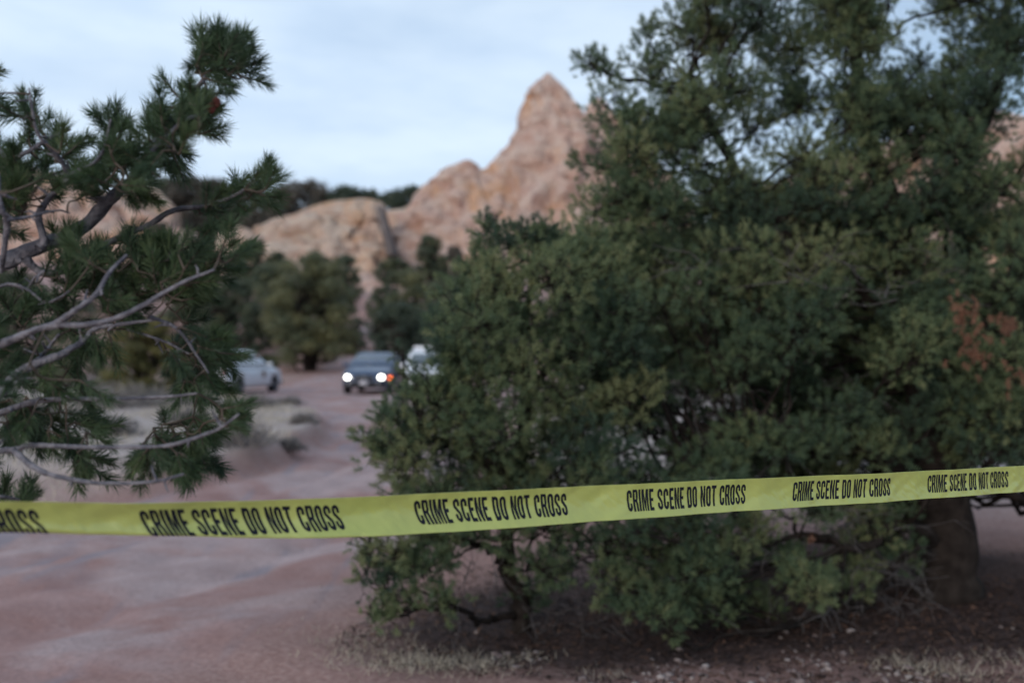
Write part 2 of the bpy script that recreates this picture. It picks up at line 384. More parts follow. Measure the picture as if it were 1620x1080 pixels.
# ------------------------------------------------------------------ shoots with needles (vectorised)
def make_templates(k, n, length, nl, width, seg=1, spread=(25,62)):
    T = []
    for _ in range(k):
        u = rng.random(n)**.8; phi = rng.random(n)*2*math.pi; el = np.radians(rng.uniform(*spread, n))*(1.05-.38*u)
        base = np.stack([0*u, 0*u, u*length], -1)
        d = np.stack([np.sin(el)*np.cos(phi), np.sin(el)*np.sin(phi), np.cos(el)], -1)
        s = np.stack([-np.sin(phi), np.cos(phi), 0*phi], -1)
        ang = rng.random(n)*math.pi; s = s*np.cos(ang)[:,None]+np.cross(d,s)*np.sin(ang)[:,None]
        ll = nl*rng.uniform(.7,1.1,n)[:,None]; w = width*.5
        if seg == 1:
            V = np.stack([base-s*w, base+s*w, base+d*ll], 1)
        else:
            up = np.array([0,0,1.]); d2 = d*.9+up*.22; d2 /= np.linalg.norm(d2,axis=1)[:,None]
            m_ = base+d*ll*.5; V = np.stack([base-s*w*.8, base+s*w*.8, m_+s*w, m_-s*w, m_+d2*ll*.5], 1)
        T.append(V)
    return np.array(T)      # k, n, vpn, 3

def place_shoots(mb, T, pos, axis, scale, tint):
    """instances of templates baked into one mesh"""
    pos = np.asarray(pos); axis = np.asarray(axis); S = len(pos)
    k, n, vp, _ = T.shape
    z = axis/np.linalg.norm(axis,axis=1)[:,None]
    r = rng.normal(size=(S,3)); x = np.cross(r, z); x /= np.linalg.norm(x,axis=1)[:,None]; y = np.cross(z, x)
    R = np.stack([x,y,z], 1)                # rows
    idx = rng.integers(0,k,S)
    V = np.einsum('snvi,sij->snvj', T[idx].astype(np.float32), R.astype(np.float32))*np.asarray(scale,np.float32)[:,None,None,None]+pos[:,None,None,:].astype(np.float32)
    tn = np.clip(np.asarray(tint)[:,None,None]+rng.normal(0,.07,(S,n,1)),0,1)*np.ones((1,1,vp))
    base = (np.arange(S*n)*vp)[:,None]
    if vp == 3: mb.add(V.reshape(-1,3), base+np.array([0,1,2]), tn.ravel())
    else:
        mb.add(V.reshape(-1,3), base+np.array([0,1,2,3]), tn.ravel())
        mb.f.append((base+np.array([3,2,4])+mb.n-V.size//3).astype(np.int64))

T_MID = make_templates(8, 56, .045, .034, .0026, spread=(30,100))
T_NEAR = make_templates(8, 150, .062, .040, .0014, seg=2, spread=(28,80))

def unit(n):
    v = rng.normal(size=(n,3)); return v/np.linalg.norm(v,axis=1)[:,None]

def twig_cloud(mb, c, r, n, depth=3):
    """bare crooked twigs radiating from c"""
    for _ in range(n):
        d = unit(1)[0]*np.array([1,1,.8]); p = [np.array(c)+unit(1)[0]*r*.75*rng.random()]
        k = random.randint(3,5)
        for i in range(k):
            d = d+rng.normal(0,.30,3); d /= np.linalg.norm(d); p.append(p[-1]+d*r/k)
        tube(mb, p, np.linspace(.0036,.0012,len(p)), 3)
        for q in p[1:-1]:
            if rng.random() < .7:
                e = d+rng.normal(0,.9,3); e /= np.linalg.norm(e); l_ = r*.35*rng.random()
                tube(mb, [q, q+e*l_*.5+rng.normal(0,.01,3), q+e*l_], [.003,.002,.001], 3)

def pinyon(name, base, trunk_pts, trunk_r, masses, label, dead=(), dead_needles=(), shoots_per=250, tint0=.45, mat_key='needle'):
    root = empty(name, tuple(base)); tag(root, label, 'tree')
    tr, br, cw, dt, dn = MB(), MB(), MB(), MB(), MB()
    for pts, rr in zip(trunk_pts, trunk_r):
        p = smoothline(pts, 26); p = p+rng.normal(0,.012,p.shape)
        tube(tr, p, np.interp(np.linspace(0,1,26), np.linspace(0,1,len(rr)), rr), 12, knob=.05)
    stem = np.concatenate([smoothline(p, 40) for p in trunk_pts])
    P, A, S, Tn = [], [], [], []
    for (px, py, z, r) in masses:
        c = W(px, py, z)
        # attach to stem point somewhat lower than the mass
        dd = np.linalg.norm((stem-c)*np.array([1,1,.8]), axis=1)+np.where(stem[:,2] > c[2]+.1, 1.5, 0)
        s0 = stem[np.argmin(dd+rng.random(len(dd))*.25)]
        L_ = np.linalg.norm(c-s0); k = 7
        mid = s0+(c-s0)*np.linspace(0,1,k)[:,None]
        mid[1:-1] += rng.normal(0,.035*L_,(k-2,3)); mid[1:-1,2] -= .07*L_*np.sin(np.linspace(0,math.pi,k))[1:-1]
        mid = smoothline(mid, 14)
        tube(br, mid, np.linspace(.007+.007*L_, .004, 14), 6, knob=.06)
        mt = np.clip(rng.normal(tint0,.24), .03,.97)
        # sub-branches
        nsub = max(8, int(22*(r/.35)))
        nodes = []
        for d in unit(nsub):
            d = d*np.array([1,1,.75]); d[2] += .12
            st = mid[rng.integers(9,14)]
            e = c+d*r*rng.uniform(.45,.85)
            q = smoothline([st, st+(e-st)*.5+rng.normal(0,.03,3), e], 6)
            tube(br, q, np.linspace(.005,.002,6), 3); nodes.append(q[-1]); nodes.append(q[3])
        nodes = np.array(nodes)
        n = int(shoots_per*(r/.35)**1.7)
        d = unit(n); rad = r*rng.uniform(.35,1.08,n)**.7
        # cluster shoots around nodes
        nd = nodes[rng.integers(0,len(nodes),n)]
        pos = nd+d*r*.36*rng.random(n)[:,None]**.5
        ax = (pos-c)/r*.8+d*.5+np.array([0,0,.55])+rng.normal(0,.25,(n,3))
        P.append(pos); A.append(ax); S.append(rng.uniform(.75,1.25,n)); Tn.append(np.clip(mt+rng.normal(0,.14,n),0,1))
        # twigs linking node and shoot
        for i in range(0, n, 2):
            a_, b_ = nd[i], pos[i]
            if np.linalg.norm(a_-b_) > .03: tube(br, [a_, (a_+b_)/2+rng.normal(0,.008,3), b_], [.0022,.0018,.0014], 3)
    place_shoots(cw, T_MID, np.concatenate(P), np.concatenate(A), np.concatenate(S), np.concatenate(Tn))
    loc = np.array(base)
    for mb_, nm, m_ in ((tr,'trunk',M['bark']),(br,'branches',M['bark']),(cw,'crown',M[mat_key])):
        o = mb_.build(nm, m_, smooth=(nm=='trunk')); o.parent = root; o.location = tuple(-loc)
    for (px,py,z,r,n) in dead: twig_cloud(dt, W(px,py,z), r, n)
    if dead: o = dt.build('dead_twigs', M['dead']); o.parent = root; o.location = tuple(-loc); o['label'] = 'bare grey dead twigs'; o['kind'] = 'stuff'
    if dead_needles:
        pos, ax = [], []
        for (px,py,z,r,n) in dead_needles:
            p = W(px,py,z)+unit(n)*r*rng.random((n,1))*np.array([1,.7,1.2]); pos.append(p); ax.append(rng.normal(0,.4,(n,3))+np.array([0,0,-1.0]))
            for q in p: tube(dt if False else br, [q, q+np.array([0,0,.05])], [.002,.002], 3)
        pos = np.concatenate(pos); ax = np.concatenate(ax)
        place_shoots(dn, T_MID, pos, ax, rng.uniform(.7,1.0,len(pos)), rng.random(len(pos)))
        o = dn.build('dead_needles', M['dead_needle']); o.parent = root; o.location = tuple(-loc); o['label'] = 'rust brown dead needle clusters'
    return root

def inside(poly, x, y):
    c = False; j = len(poly)-1
    for i in range(len(poly)):
        if (poly[i][1]>y) != (poly[j][1]>y) and x < (poly[j][0]-poly[i][0])*(y-poly[i][1])/(poly[j][1]-poly[i][1])+poly[i][0]: c = not c
        j = i
    return c
def fill(poly, n, z0, z1, r0, r1, avoid=(), gap=58):
    pts = []; k = 0
    xs = [p[0] for p in poly]; ys = [p[1] for p in poly]
    while len(pts) < n and k < 20000:
        k += 1
        x, y = rng.uniform(min(xs),max(xs)), rng.uniform(min(ys),max(ys)); z = rng.uniform(z0,z1)
        if not inside(poly, x, y): continue
        if any((x-a)**2+(y-b_)**2 < c*c for a,b_,c in avoid): continue
        if any((x-p[0])**2+(y-p[1])**2+((z-p[2])*150)**2 < gap**2 for p in pts): continue
        pts.append((x,y,z,rng.uniform(r0,r1)))
    return pts

# --- the big pinyon: upper crown and low front skirt
edgeA = [(942,110,6.4,.16),(925,95,6.4,.10),(958,170,6.4,.20),(945,260,6.4,.18),(940,330,6.3,.18),(930,400,6.2,.2),(955,440,6.1,.25),(965,385,6.2,.25),(1012,45,6.6,.12),(1030,85,6.6,.15),(1008,105,6.5,.14),
         (1000,190,6.3,.24),(1050,130,6.5,.20),(1090,40,6.6,.24),(1120,-10,6.6,.28),(975,300,6.2,.24),(1010,250,6.1,.25),(1160,60,6.6,.3)]
upper = fill([(1000,200),(1090,60),(1130,-60),(1300,-150),(1700,-150),(1700,430),(950,430)], 96, 5.9, 8.0, .22,.36,
             avoid=[(1235,235,48),(1200,55,26),(1290,205,30),(1440,30,26),(1500,60,24),(1585,245,45),(1560,330,26),(1180,190,22)], gap=50)
midA = fill([(900,400),(1700,400),(1700,600),(1560,720),(1440,600),(1300,560),(1150,600),(1050,800),(960,740),(900,560)], 62, 5.6, 7.4, .24,.36, gap=56, avoid=[(1545,540,50)])
backA = fill([(1000,500),(1700,500),(1700,700),(1500,720),(1000,760)], 26, 7.3, 8.4, .3,.42, gap=60)
lowA = fill([(980,740),(1130,760),(1300,800),(1350,860),(1310,930),(1200,960),(1090,990),(1000,950),(960,860)], 17, 5.2, 6.2, .18,.27, gap=58)
rightA = fill([(1500,600),(1680,560),(1680,720),(1560,715),(1500,690)], 9, 5.6, 6.6, .2,.28, gap=50)
deepA = fill([(1000,320),(1750,300),(1750,690),(1500,720),(1050,770),(930,560),(950,380)], 48, 7.2, 9.2, .32,.46, avoid=[(1235,235,44),(1200,55,22),(1290,205,26),(1440,30,24),(1585,245,36),(1560,330,24)], gap=72)
hollow = fill([(1080,600),(1300,580),(1420,640),(1440,740),(1250,760),(1080,720)], 9, 6.2, 7.2, .18,.28, gap=70)
veilA = [(1240,705,5.7,.24),(1310,700,5.8,.24),(1380,710,5.9,.24),(1180,690,5.7,.22),(1440,700,6.0,.24),(1480,640,6.0,.26),(1345,650,5.9,.24),(1540,700,6.1,.2),(1130,740,5.6,.2),(1380,250,6.1,.3),(1400,330,6.1,.3),(1365,170,6.1,.3),(1420,410,6.1,.3),(1450,480,6.1,.3),(1345,90,6.1,.3),(1350,10,6.1,.3),(1300,320,6.0,.26),(1130,300,6.1,.3),(1110,200,6.2,.26),(1480,540,6.1,.28),(1560,180,6.3,.3),(1590,80,6.3,.3),(1480,330,6.2,.28)]
veilA += fill([(1100,20),(1130,-80),(1700,-80),(1700,330),(1000,330)], 30, 5.8, 7.2, .18,.27, avoid=[(1235,240,58),(1200,55,32),(1290,205,36),(1440,30,34),(1510,60,26),(1585,245,44),(1560,330,30),(1060,95,26),(1160,190,28),(1400,120,24)], gap=44)
darkA = fill([(1150,590),(1500,600),(1500,790),(1150,790)], 22, 7.0, 8.6, .24,.34, gap=50)+fill([(1300,770),(1470,770),(1450,880),(1330,900)], 9, 6.8, 7.8, .18,.24, gap=40)
skirtA = fill([(960,820),(1100,900),(1330,880),(1330,940),(1200,960),(1030,980),(950,930)], 14, 5.0, 5.9, .14,.22, gap=46)[:8]+[(1040,975,5.1,.12),(990,950,5.2,.12),(1290,930,5.3,.16),(900,870,5.3,.15),(945,895,5.3,.15),(860,850,5.3,.14),(1000,860,5.4,.2),(1375,830,6.2,.2),(1425,880,6.3,.17),(1360,885,6.1,.18),(1410,810,6.2,.18),(1345,930,5.9,.13)]
bA = np.array([2.87, 6.55, Hs(2.87,6.55)-.05])
def at3(px,py,z): return W(px,py,z)
tA = [[bA, at3(1500,900,6.55), at3(1495,800,6.6), at3(1470,690,6.65), at3(1455,560,6.7), at3(1440,430,6.7), at3(1400,300,6.8), at3(1360,150,6.8), at3(1340,-80,6.8)],
      [at3(1480,760,6.6), at3(1530,640,6.7), at3(1560,500,6.8), at3(1530,380,6.9), at3(1520,290,6.9), at3(1560,200,7.0), at3(1590,60,7.0), at3(1600,-80,7.0)],
      [at3(1450,560,6.65), at3(1380,470,6.5), at3(1250,380,6.5), at3(1150,250,6.5), at3(1090,120,6.55)],
      [at3(1480,800,6.55), at3(1350,700,6.3), at3(1220,680,6.1), at3(1120,700,5.9), at3(1050,760,5.8)],
      [at3(1485,880,6.5), at3(1430,880,6.3), at3(1390,940,6.15), at3(1340,985,6.1)],
      [at3(1500,800,6.6), at3(1560,770,6.7), at3(1640,800,6.8), at3(1690,780,6.9)],
      [at3(1490,860,6.5), at3(1420,830,6.2), at3(1360,870,6.0), at3(1300,850,5.9), at3(1200,860,5.8)]]
rA = [[.23,.185,.17,.15,.12,.10,.075,.05,.03],[.12,.09,.07,.055,.05,.035,.02],[.09,.07,.05,.035,.02],[.07,.05,.035,.02],[.045,.035,.025,.015],[.05,.04,.03,.015],[.045,.035,.02,.012]]
pinyon('pinyon_pine', bA, tA, rA, edgeA+upper+midA+backA+lowA+rightA+hollow+deepA+veilA+darkA+skirtA,
       'very large dense pinyon pine with a thick dark trunk, filling the right side',
       dead=[(1115,420,5.8,.35,10),(1270,430,5.6,.35,10),(1230,700,6.0,.4,16),(1330,830,6.0,.4,22),(1380,900,6.1,.45,26),(1300,950,5.8,.4,20),(1420,960,6.1,.35,16),(1100,640,5.8,.35,10),
             (1190,860,5.5,.3,10),(1500,430,6.0,.3,8),(1580,450,6.2,.4,12),(1000,920,5.7,.3,8),(1400,470,5.6,.3,8),(1250,1000,5.8,.3,12),(1100,960,5.6,.25,8),(1360,620,6.4,.4,14)],
       dead_needles=[(1525,490,5.35,.13,30),(1535,550,5.35,.14,30),(1590,510,5.4,.12,20),(1610,590,5.4,.1,10),(870,435,5.4,.02,2),(1280,845,5.5,.02,2)])

# --- the smaller pinyon in front of it
edgeB = [(672,622,5.2,.10),(722,580,5.2,.10),(725,590,5.3,.2),(715,545,5.2,.16),(690,640,5.2,.18),(775,365,5.6,.12),(765,355,5.6,.07),(800,385,5.5,.15),(845,375,5.5,.17),(890,395,5.5,.17),(930,420,5.6,.18),(745,425,5.5,.16),(728,470,5.5,.16),(705,500,5.4,.14),(634,560,5.3,.05),(640,592,5.3,.06),(660,600,5.3,.05),
         (652,618,5.3,.12),(622,660,5.3,.15),(598,700,5.3,.13),(592,715,5.3,.10),(628,745,5.3,.13),(640,700,5.3,.14),(575,890,5.2,.13),(600,930,5.2,.15),(580,970,5.15,.09),(640,960,5.2,.15),(570,850,5.2,.09),
         (625,870,5.2,.15),(680,900,5.2,.15),(700,960,5.2,.13),(860,380,5.5,.12)]
fillB = fill([(745,450),(900,400),(1000,430),(1010,700),(960,800),(900,830),(650,830),(630,740),(660,650),(700,640),(725,560)], 48, 5.1, 6.1, .20,.30, gap=54, avoid=[(668,572,66)])
lowB = fill([(620,830),(780,820),(900,830),(960,860),(880,900),(840,960),(760,900),(700,880),(620,930)], 12, 5.1, 5.8, .13,.19, gap=52)
bB = np.array([(825-810)/F*5.75, 5.75, Hs(.05,5.75)-.04])
tB = [[bB, at3(815,930,5.75), at3(805,880,5.75), at3(815,780,5.7), at3(830,680,5.7), at3(825,560,5.65), at3(840,450,5.6), at3(850,390,5.55)],
      [at3(812,900,5.75), at3(760,860,5.6), at3(700,850,5.4), at3(640,880,5.3)],
      [at3(820,960,5.75), at3(770,985,5.6), at3(720,960,5.4), at3(660,960,5.3)],
      [at3(815,760,5.7), at3(740,720,5.5), at3(680,690,5.4), at3(630,690,5.35)],
      [at3(828,640,5.7), at3(880,560,5.7), at3(920,470,5.7)]]
rB = [[.06,.043,.04,.04,.035,.028,.018,.01],[.03,.022,.015,.008],[.025,.018,.013,.008],[.03,.022,.015,.008],[.028,.02,.01]]
pinyon('pinyon_pine', bB, tB, rB, edgeB+fillB+lowB, 'smaller pinyon pine with a thin dark trunk at the road edge',
       dead=[(760,880,5.4,.35,12),(900,900,5.6,.35,14),(960,960,5.6,.3,12),(700,660,5.2,.2,5),(930,560,5.4,.3,8),(880,980,5.6,.25,8)], shoots_per=250, tint0=.5)

# ------------------------------------------------------------------ near pine at the left edge
def near_pine():
    bx, by = -1.85, 1.45
    base = np.array([bx, by, Hs(bx,by)-.04]); root = empty('pine_tree', tuple(base))
    tag(root, 'near pine with grey branches and long needles reaching in over the tape', 'tree')
    tr, br, cw = MB(), MB(), MB()
    p = smoothline([base, base+[.02,.0,.8], base+[-.03,.05,1.6], base+[.05,.1,2.4], base+[0,.15,3.3]], 30)
    tube(tr, p, np.linspace(.13,.035,30), 14, knob=.04)
    # each: depth, pixel polyline, start and end diameter in px
    B = [(1.95,[(-60,432),(0,418),(37,400),(93,378),(137,355),(174,315),(207,285),(230,255),(252,218),(267,200),(296,160),(326,122),(355,93),(400,70)],32,5),
         (1.90,[(60,392),(70,381),(61,344),(74,318),(104,285),(125,270),(148,259),(165,235),(175,190)],16,4),
         (1.90,[(108,280),(107,274),(95,252),(78,233),(60,212),(52,180),(46,140)],12,3),
         (2.0,[(-50,215),(0,237),(15,252),(44,240),(81,218),(111,205)],14,4),
         (1.85,[(-10,250),(0,326),(11,348),(6,400),(2,430)],12,9),
         (1.85,[(11,348),(41,344),(89,333),(110,337)],7,3),
         (1.98,[(40,409),(67,431),(102,427),(148,396),(193,374),(237,355),(274,333),(322,326),(365,312),(400,290),(428,258)],16,4),
         (1.85,[(-30,470),(10,450),(44,458),(71,478),(93,471),(110,460)],8,3),
         (1.9,[(44,458),(55,440),(70,428)],6,4),
         (1.80,[(-70,560),(0,544),(44,527),(84,515),(142,513),(187,502),(231,480),(284,449),(338,427)],17,5),
         (1.80,[(84,515),(116,493),(151,467),(173,431),(200,404)],12,6),
         (1.86,[(-40,660),(0,622),(22,596),(49,578),(89,564),(129,542),(151,520),(200,512),(249,505)],20,5),
         (1.86,[(52,576),(72,556),(93,529)],9,5),
         (1.84,[(-60,668),(0,653),(49,636),(107,631),(178,631),(267,627),(311,622)],14,4),
         (1.78,[(-60,725),(0,713),(27,711),(49,704),(133,707),(200,707),(267,704),(333,684),(358,670),(378,655)],13,4),
         (1.76,[(22,712),(53,738),(89,753),(156,764),(240,762),(290,750)],12,4),
         (1.80,[(-40,790),(0,785),(30,790)],8,4),
         (1.95,[(240,240),(285,195),(320,180),(350,165)],8,3),
         (1.95,[(300,560),(260,540),(200,520)],3,6), (1.85,[(235,500),(280,520),(310,560),(330,590)],8,3)]
    C = []
    for i,(z,pl,d0,d1) in enumerate(B):
        k = len(pl)*4; pp = smoothline([(a,b_,0) for a,b_ in pl], k)
        zz = z+.05*np.sin(np.linspace(0,3,k)+i)
        q = np.array([W(a,b_,c) for (a,b_,_),c in zip(pp,zz)])
        if pl[0][0] < -20:     # carry on to the trunk outside the frame
            e = p[np.argmin(np.abs(p[:,2]-(q[0][2]-.15)))]
            ext = smoothline([e, (e+q[0])/2+np.array([0,.05,-.03]), q[0]], 8)[:-1]; q = np.concatenate([ext,q]); r0 = np.concatenate([np.linspace(d0*1.3,d0,len(ext)), np.linspace(d0,d1,k)])
        else: r0 = np.linspace(d0,d1,k)
        tube(br, q, r0*.45*z/F*(1+.10*vnoise(np.stack([np.arange(len(q))*.9, 0*r0+i, 0*r0],-1), 3)), 9, knob=.11)
        C.append(q[-k:])
        for j in rng.integers(2, len(q)-2, max(3, len(q)//7)):      # short broken stubs and knots
            dd_ = unit(1)[0]; r_ = r0[j]*.45*z/F; l_ = r_+rng.uniform(.004,.035)
            tube(br, [q[j], q[j]+dd_*l_*.6+rng.normal(0,.002,3), q[j]+dd_*l_], [r_*.55+.001, r_*.35+.001, .0012], 5, knob=.1)
    allp = np.concatenate(C)
    CL = [(372,88,44,28,16,.7,-.6),(335,70,26,24,8,.0,-1),(372,60,28,14,5,.3,-1),(300,150,30,40,17,.1,-1),(255,190,32,35,15,-.1,-1),(335,170,22,16,6,1,.2),(300,195,25,14,6,1,.4),(185,205,20,42,10,0,-1),(200,262,50,30,16,-.2,-.6),
          (280,250,22,18,7,.6,.4),(48,172,16,34,9,0,-1),(100,222,34,20,9,.2,-.8),(18,232,22,22,6,0,-1),(60,275,45,32,11,0,-.3),(25,330,35,45,11,0,-.3),(150,290,40,28,10,0,-.4),(215,300,30,18,6,.2,.2),
          (424,262,10,16,4,.35,-1),(400,290,24,14,7,.6,-.6),(350,318,36,16,8,.6,-.4),(200,365,24,18,6,0,-1),(255,385,44,32,10,.1,-.8),(325,400,38,34,13,.5,-.4),(372,388,14,14,4,.5,-.7),
          (60,470,60,46,15,0,-.2),(150,430,50,34,15,.1,-.4),(230,430,50,36,16,.2,-.3),(305,445,46,28,16,.8,-.3),(190,480,60,26,12,.3,.1),(110,390,50,18,6,0,-.5),
          (305,560,26,42,18,.4,.3),(350,560,26,18,9,.7,.2),(318,610,28,28,10,.3,.5),(100,590,60,34,9,.1,.2),(30,560,36,30,8,0,0),(25,640,30,30,7,.1,.3),
          (60,680,56,22,13,.2,.5),(130,690,38,14,9,.6,.3),(376,655,12,16,7,.7,-.2),(318,678,26,20,8,.6,.1),(285,728,42,26,15,.4,.8),(318,745,20,18,6,.5,.8),
          (138,750,18,14,6,.3,.8),(25,775,24,12,7,.2,-.8),(235,745,22,16,6,.1,.9),(265,700,20,14,5,.2,.6),(150,540,36,20,6,.2,.5),(110,640,30,12,4,0,1),(-30,300,40,200,26,.2,-.2),(-30,620,40,150,18,.2,-.2)]
    pos, ax, sca, tn, todo = [], [], [], [], []; tw = MB()
    for (x,y,rx,ry,n,dx,dy) in CL:
        ct = rng.normal(.45,.15)
        for _ in range(int(n*1.45)):
            a_ = rng.random()*2*math.pi; rr = math.sqrt(rng.random())
            q = W(x+rx*rr*math.cos(a_)-dx*34, y+ry*rr*math.sin(a_)-dy*34, 1.97+rng.normal(0,.07))
            d = np.array([dx, 0, -dy]); d = d/(np.linalg.norm(d)+.2)+rng.normal(0,.33,3)
            todo.append((q, d, ct))
    # grow outwards: every shoot joins the nearest wood, be it a branch or a twig laid before it
    todo.sort(key=lambda e: np.min(np.linalg.norm(allp-e[0],axis=1)))
    wood = allp
    for q, d, ct in todo:
            near = wood[np.argmin(np.linalg.norm(wood-q,axis=1))]; g_ = np.linalg.norm(near-q)
            if g_ > .01:
                m_ = (near+q)/2+rng.normal(0,.10*g_,3); sp_ = smoothline([near,m_,q],6)
                tube(tw, sp_, np.linspace(.0022,.0016,6), 5); wood = np.concatenate([wood, sp_[2:]])
                d = d+.5*(q-near)/g_
            tube(tw, [q, q+d/np.linalg.norm(d)*.05], [.0022,.0012], 4)
            pos.append(q); ax.append(d); sca.append(rng.uniform(.65,1.0)); tn.append(np.clip(ct+rng.normal(0,.12),0,1))
    place_shoots(cw, T_NEAR, np.array(pos), np.array(ax), np.array(sca), np.array(tn))
    for mb_, nm, m_ in ((tr,'trunk',M['bark_near']),(br,'branches',M['bark_near']),(tw,'twigs',M['bark_twig']),(cw,'crown',M['needle_near'])):
        o = mb_.build(nm, m_, smooth=(nm!='crown'))
        o.parent = root; o.location = tuple(-base)
        if nm == 'twigs': o['kind'] = 'stuff'
    # small rusty cones
    for (x,y) in ((342,162),(334,171)):
        c = W(x,y,1.90); cm = MB(); nu_, nv_ = 10, 8
        th = np.linspace(0,2*math.pi,nu_,endpoint=False); t_ = np.linspace(.02,.98,nv_)
        r_ = .0075*np.sin(t_*math.pi)**.6*(1+.25*(np.arange(nv_)%2))
        V = np.stack([r_[:,None]*np.cos(th), r_[:,None]*np.sin(th), (t_[:,None]-.5)*.022+0*th],-1)+c
        cm.add(V.reshape(-1,3), quadgrid(nu_,nv_,True)); o = cm.build('cone', M['cone']); o.parent = root; o.location = tuple(-base)
near_pine()

# ------------------------------------------------------------------ background trees and shrubs
def bg_tree(name, px, top, halfw, dist, label, cat='tree', matk='bg_leaf', dens=1.0, crown_from=.12, trunks=1, tint=.45, group=None, flat=1.0, leaf=None):
    x = (px-810)/F*dist; gz = Hs(x, dist); zt = CAMZ-(top-HZ)/F*dist; h = max(zt-gz, .4); hw = halfw/F*dist
    base = np.array([x, dist, gz-.05]); root = empty(name, tuple(base)); tag(root, label, cat, group)
    tr, cw = MB(), MB()
    nb = int(34+12*h*dens**.5); nb = min(nb, 110)
    lo, hi = h*crown_from, h
    leaf = leaf or max(.05, dist*.0022)
    cs = []
    for _ in range(nb):
        t_ = rng.random(); z = lo+(hi-lo)*t_
        prof = math.sqrt(max(.12, 1-((t_-.38)/.64)**2))
        a_ = rng.random()*2*math.pi; rr = math.sqrt(rng.random())*.86
        r = hw*rng.uniform(.11,.27)
        cs.append((np.array([math.cos(a_)*rr*hw*prof, math.sin(a_)*rr*hw*prof*flat, min(z,h-r*.55)*rng.uniform(.93,1.03)]), r, rng.normal(tint,.16)))
    cs.append((np.array([0,0,h-hw*.18]), hw*.2, tint))
    for k in range(trunks):
        off = np.array([rng.normal(0,.12*hw*(trunks>1)), rng.normal(0,.1*hw*(trunks>1)), 0])
        tp = smoothline([off*.3, off+[0,0,h*.3], off*2+[rng.normal(0,.06*h),0,h*.6], off*2+[0,0,h*.85]], 12)
        tube(tr, tp, np.linspace(.04*h**.9+.03,.02,12), 8, knob=.08)
        for c, r, _ in cs[::3]:
            s0 = tp[min(11, int(np.clip(c[2]/h,0,.95)*9))]; tube(tr, smoothline([s0,(s0+c)/2+[0,0,-.05*h],c],6), np.linspace(.012*h+.012,.01,6), 5)
    for c, r, tn_ in cs:
        n = int(np.clip(70*dens*(r/leaf)**2*.17, 40, 700))
        d = unit(n); q = c+d*(r*rng.uniform(.35,1.32,n))[:,None]*np.array([1,1,.75]); q[:,2] = np.maximum(q[:,2], .05)
        nrm = unit(n)*.8+d; nrm /= np.linalg.norm(nrm,axis=1)[:,None]
        u = np.cross(nrm, unit(n)); u /= np.linalg.norm(u,axis=1)[:,None]; v = np.cross(nrm,u)
        s_ = leaf*rng.uniform(.5,1.4,n)[:,None]
        V = np.stack([q-u*s_*.5, q+v*s_*.35, q+u*s_*.6, q-v*s_*.4],1)
        cw.add(V.reshape(-1,3), np.arange(n*4).reshape(-1,4), np.clip(np.repeat(tn_+rng.normal(0,.12,n),4),0,1))
    o = tr.build('trunk', M['bark'], root); o = cw.build('crown', M[matk], root)
    return root

G1 = 'junipers and pinyons behind the parked vehicles'
bg_tree('juniper_tree', 490, 402, 76, 57, 'big yellow-green juniper behind the gap between white and dark vehicles', tint=.75, trunks=2, dens=1.2, group=G1, crown_from=.08)
bg_tree('juniper_tree', 372, 440, 62, 62, 'dark juniper crowding behind the white patrol vehicle', tint=.3, trunks=2, group=G1)
bg_tree('juniper_tree', 425, 418, 50, 68, 'taller dull green juniper wedged behind the big yellow-green one', tint=.4, group=G1)
bg_tree('pinyon_tree', 628, 478, 58, 52, 'blackish green pinyon standing right behind the dark SUV', tint=.08, trunks=3, crown_from=.25, group=G1)
bg_tree('juniper_tree', 655, 428, 55, 74, 'pale olive juniper rising above the blackish pinyon', tint=.7, group=G1, crown_from=.02)
bg_tree('juniper_tree', 700, 440, 50, 66, 'grey green juniper beside the small pinyon at the road', tint=.5, group=G1)
bg_tree('juniper_tree', 545, 405, 34, 92, 'small dark juniper below the rock dome', tint=.3, group=G1)
bg_tree('pinyon_tree', 681, 372, 25, 104, 'round lollipop pinyon with bare trunk before the pink rock shoulder', tint=.35, crown_from=.42, trunks=2, group=G1)
bg_tree('pinyon_tree', 625, 408, 34, 108, 'flat spreading pinyon below the cleft in the rocks', tint=.35, crown_from=.35, flat=.7, group=G1)
bg_tree('pinyon_tree', 772, 340, 14, 118, 'slim dark pinyon against the foot of the spire', tint=.2, group=G1)
for (px, top, hw, d, lab, tn_) in [
    (345,455,40,70,'grey-green juniper just over the roof of the white patrol vehicle',.4),(455,470,45,74,'juniper standing behind the left half of the yellow-green one',.2),
    (530,440,40,72,'juniper standing behind the right half of the yellow-green one',.5),(560,500,26,66,'short juniper on the near side of the pale slope',.3),
    (610,450,34,84,'narrow juniper directly above the roof of the dark SUV',.35),(645,480,40,62,'juniper between the dark SUV and the light bar vehicle',.3),
    (720,470,50,58,'juniper behind the upper left edge of the smaller pinyon',.4),(735,415,36,90,'distant juniper over the left shoulder of the smaller pinyon',.45),
    (400,380,32,110,'small juniper on the slope below the orange outcrop',.4),(440,400,30,104,'small juniper at the foot of the rock dome',.3),(500,398,34,100,'small juniper just above the yellow-green one',.2),
    (700,402,24,112,'small juniper beside the round lollipop pinyon',.35),(425,560,26,60,'low juniper bush behind the hood of the white patrol vehicle',.5)]:
    bg_tree('juniper_tree', px, top, hw, d, lab, tint=tn_, trunks=2, group=G1, crown_from=.04)
bg_tree('juniper_tree', 590, 560, 16, 60, 'small low juniper bush by the track behind the dark SUV', tint=.3, trunks=1, group=G1)
bg_tree('juniper_tree', 226, 500, 66, 30, 'olive yellow juniper behind the near pine needles', matk='bg_olive', tint=.55, dens=2.6, trunks=2, crown_from=.03, group='olive junipers beside the flat')
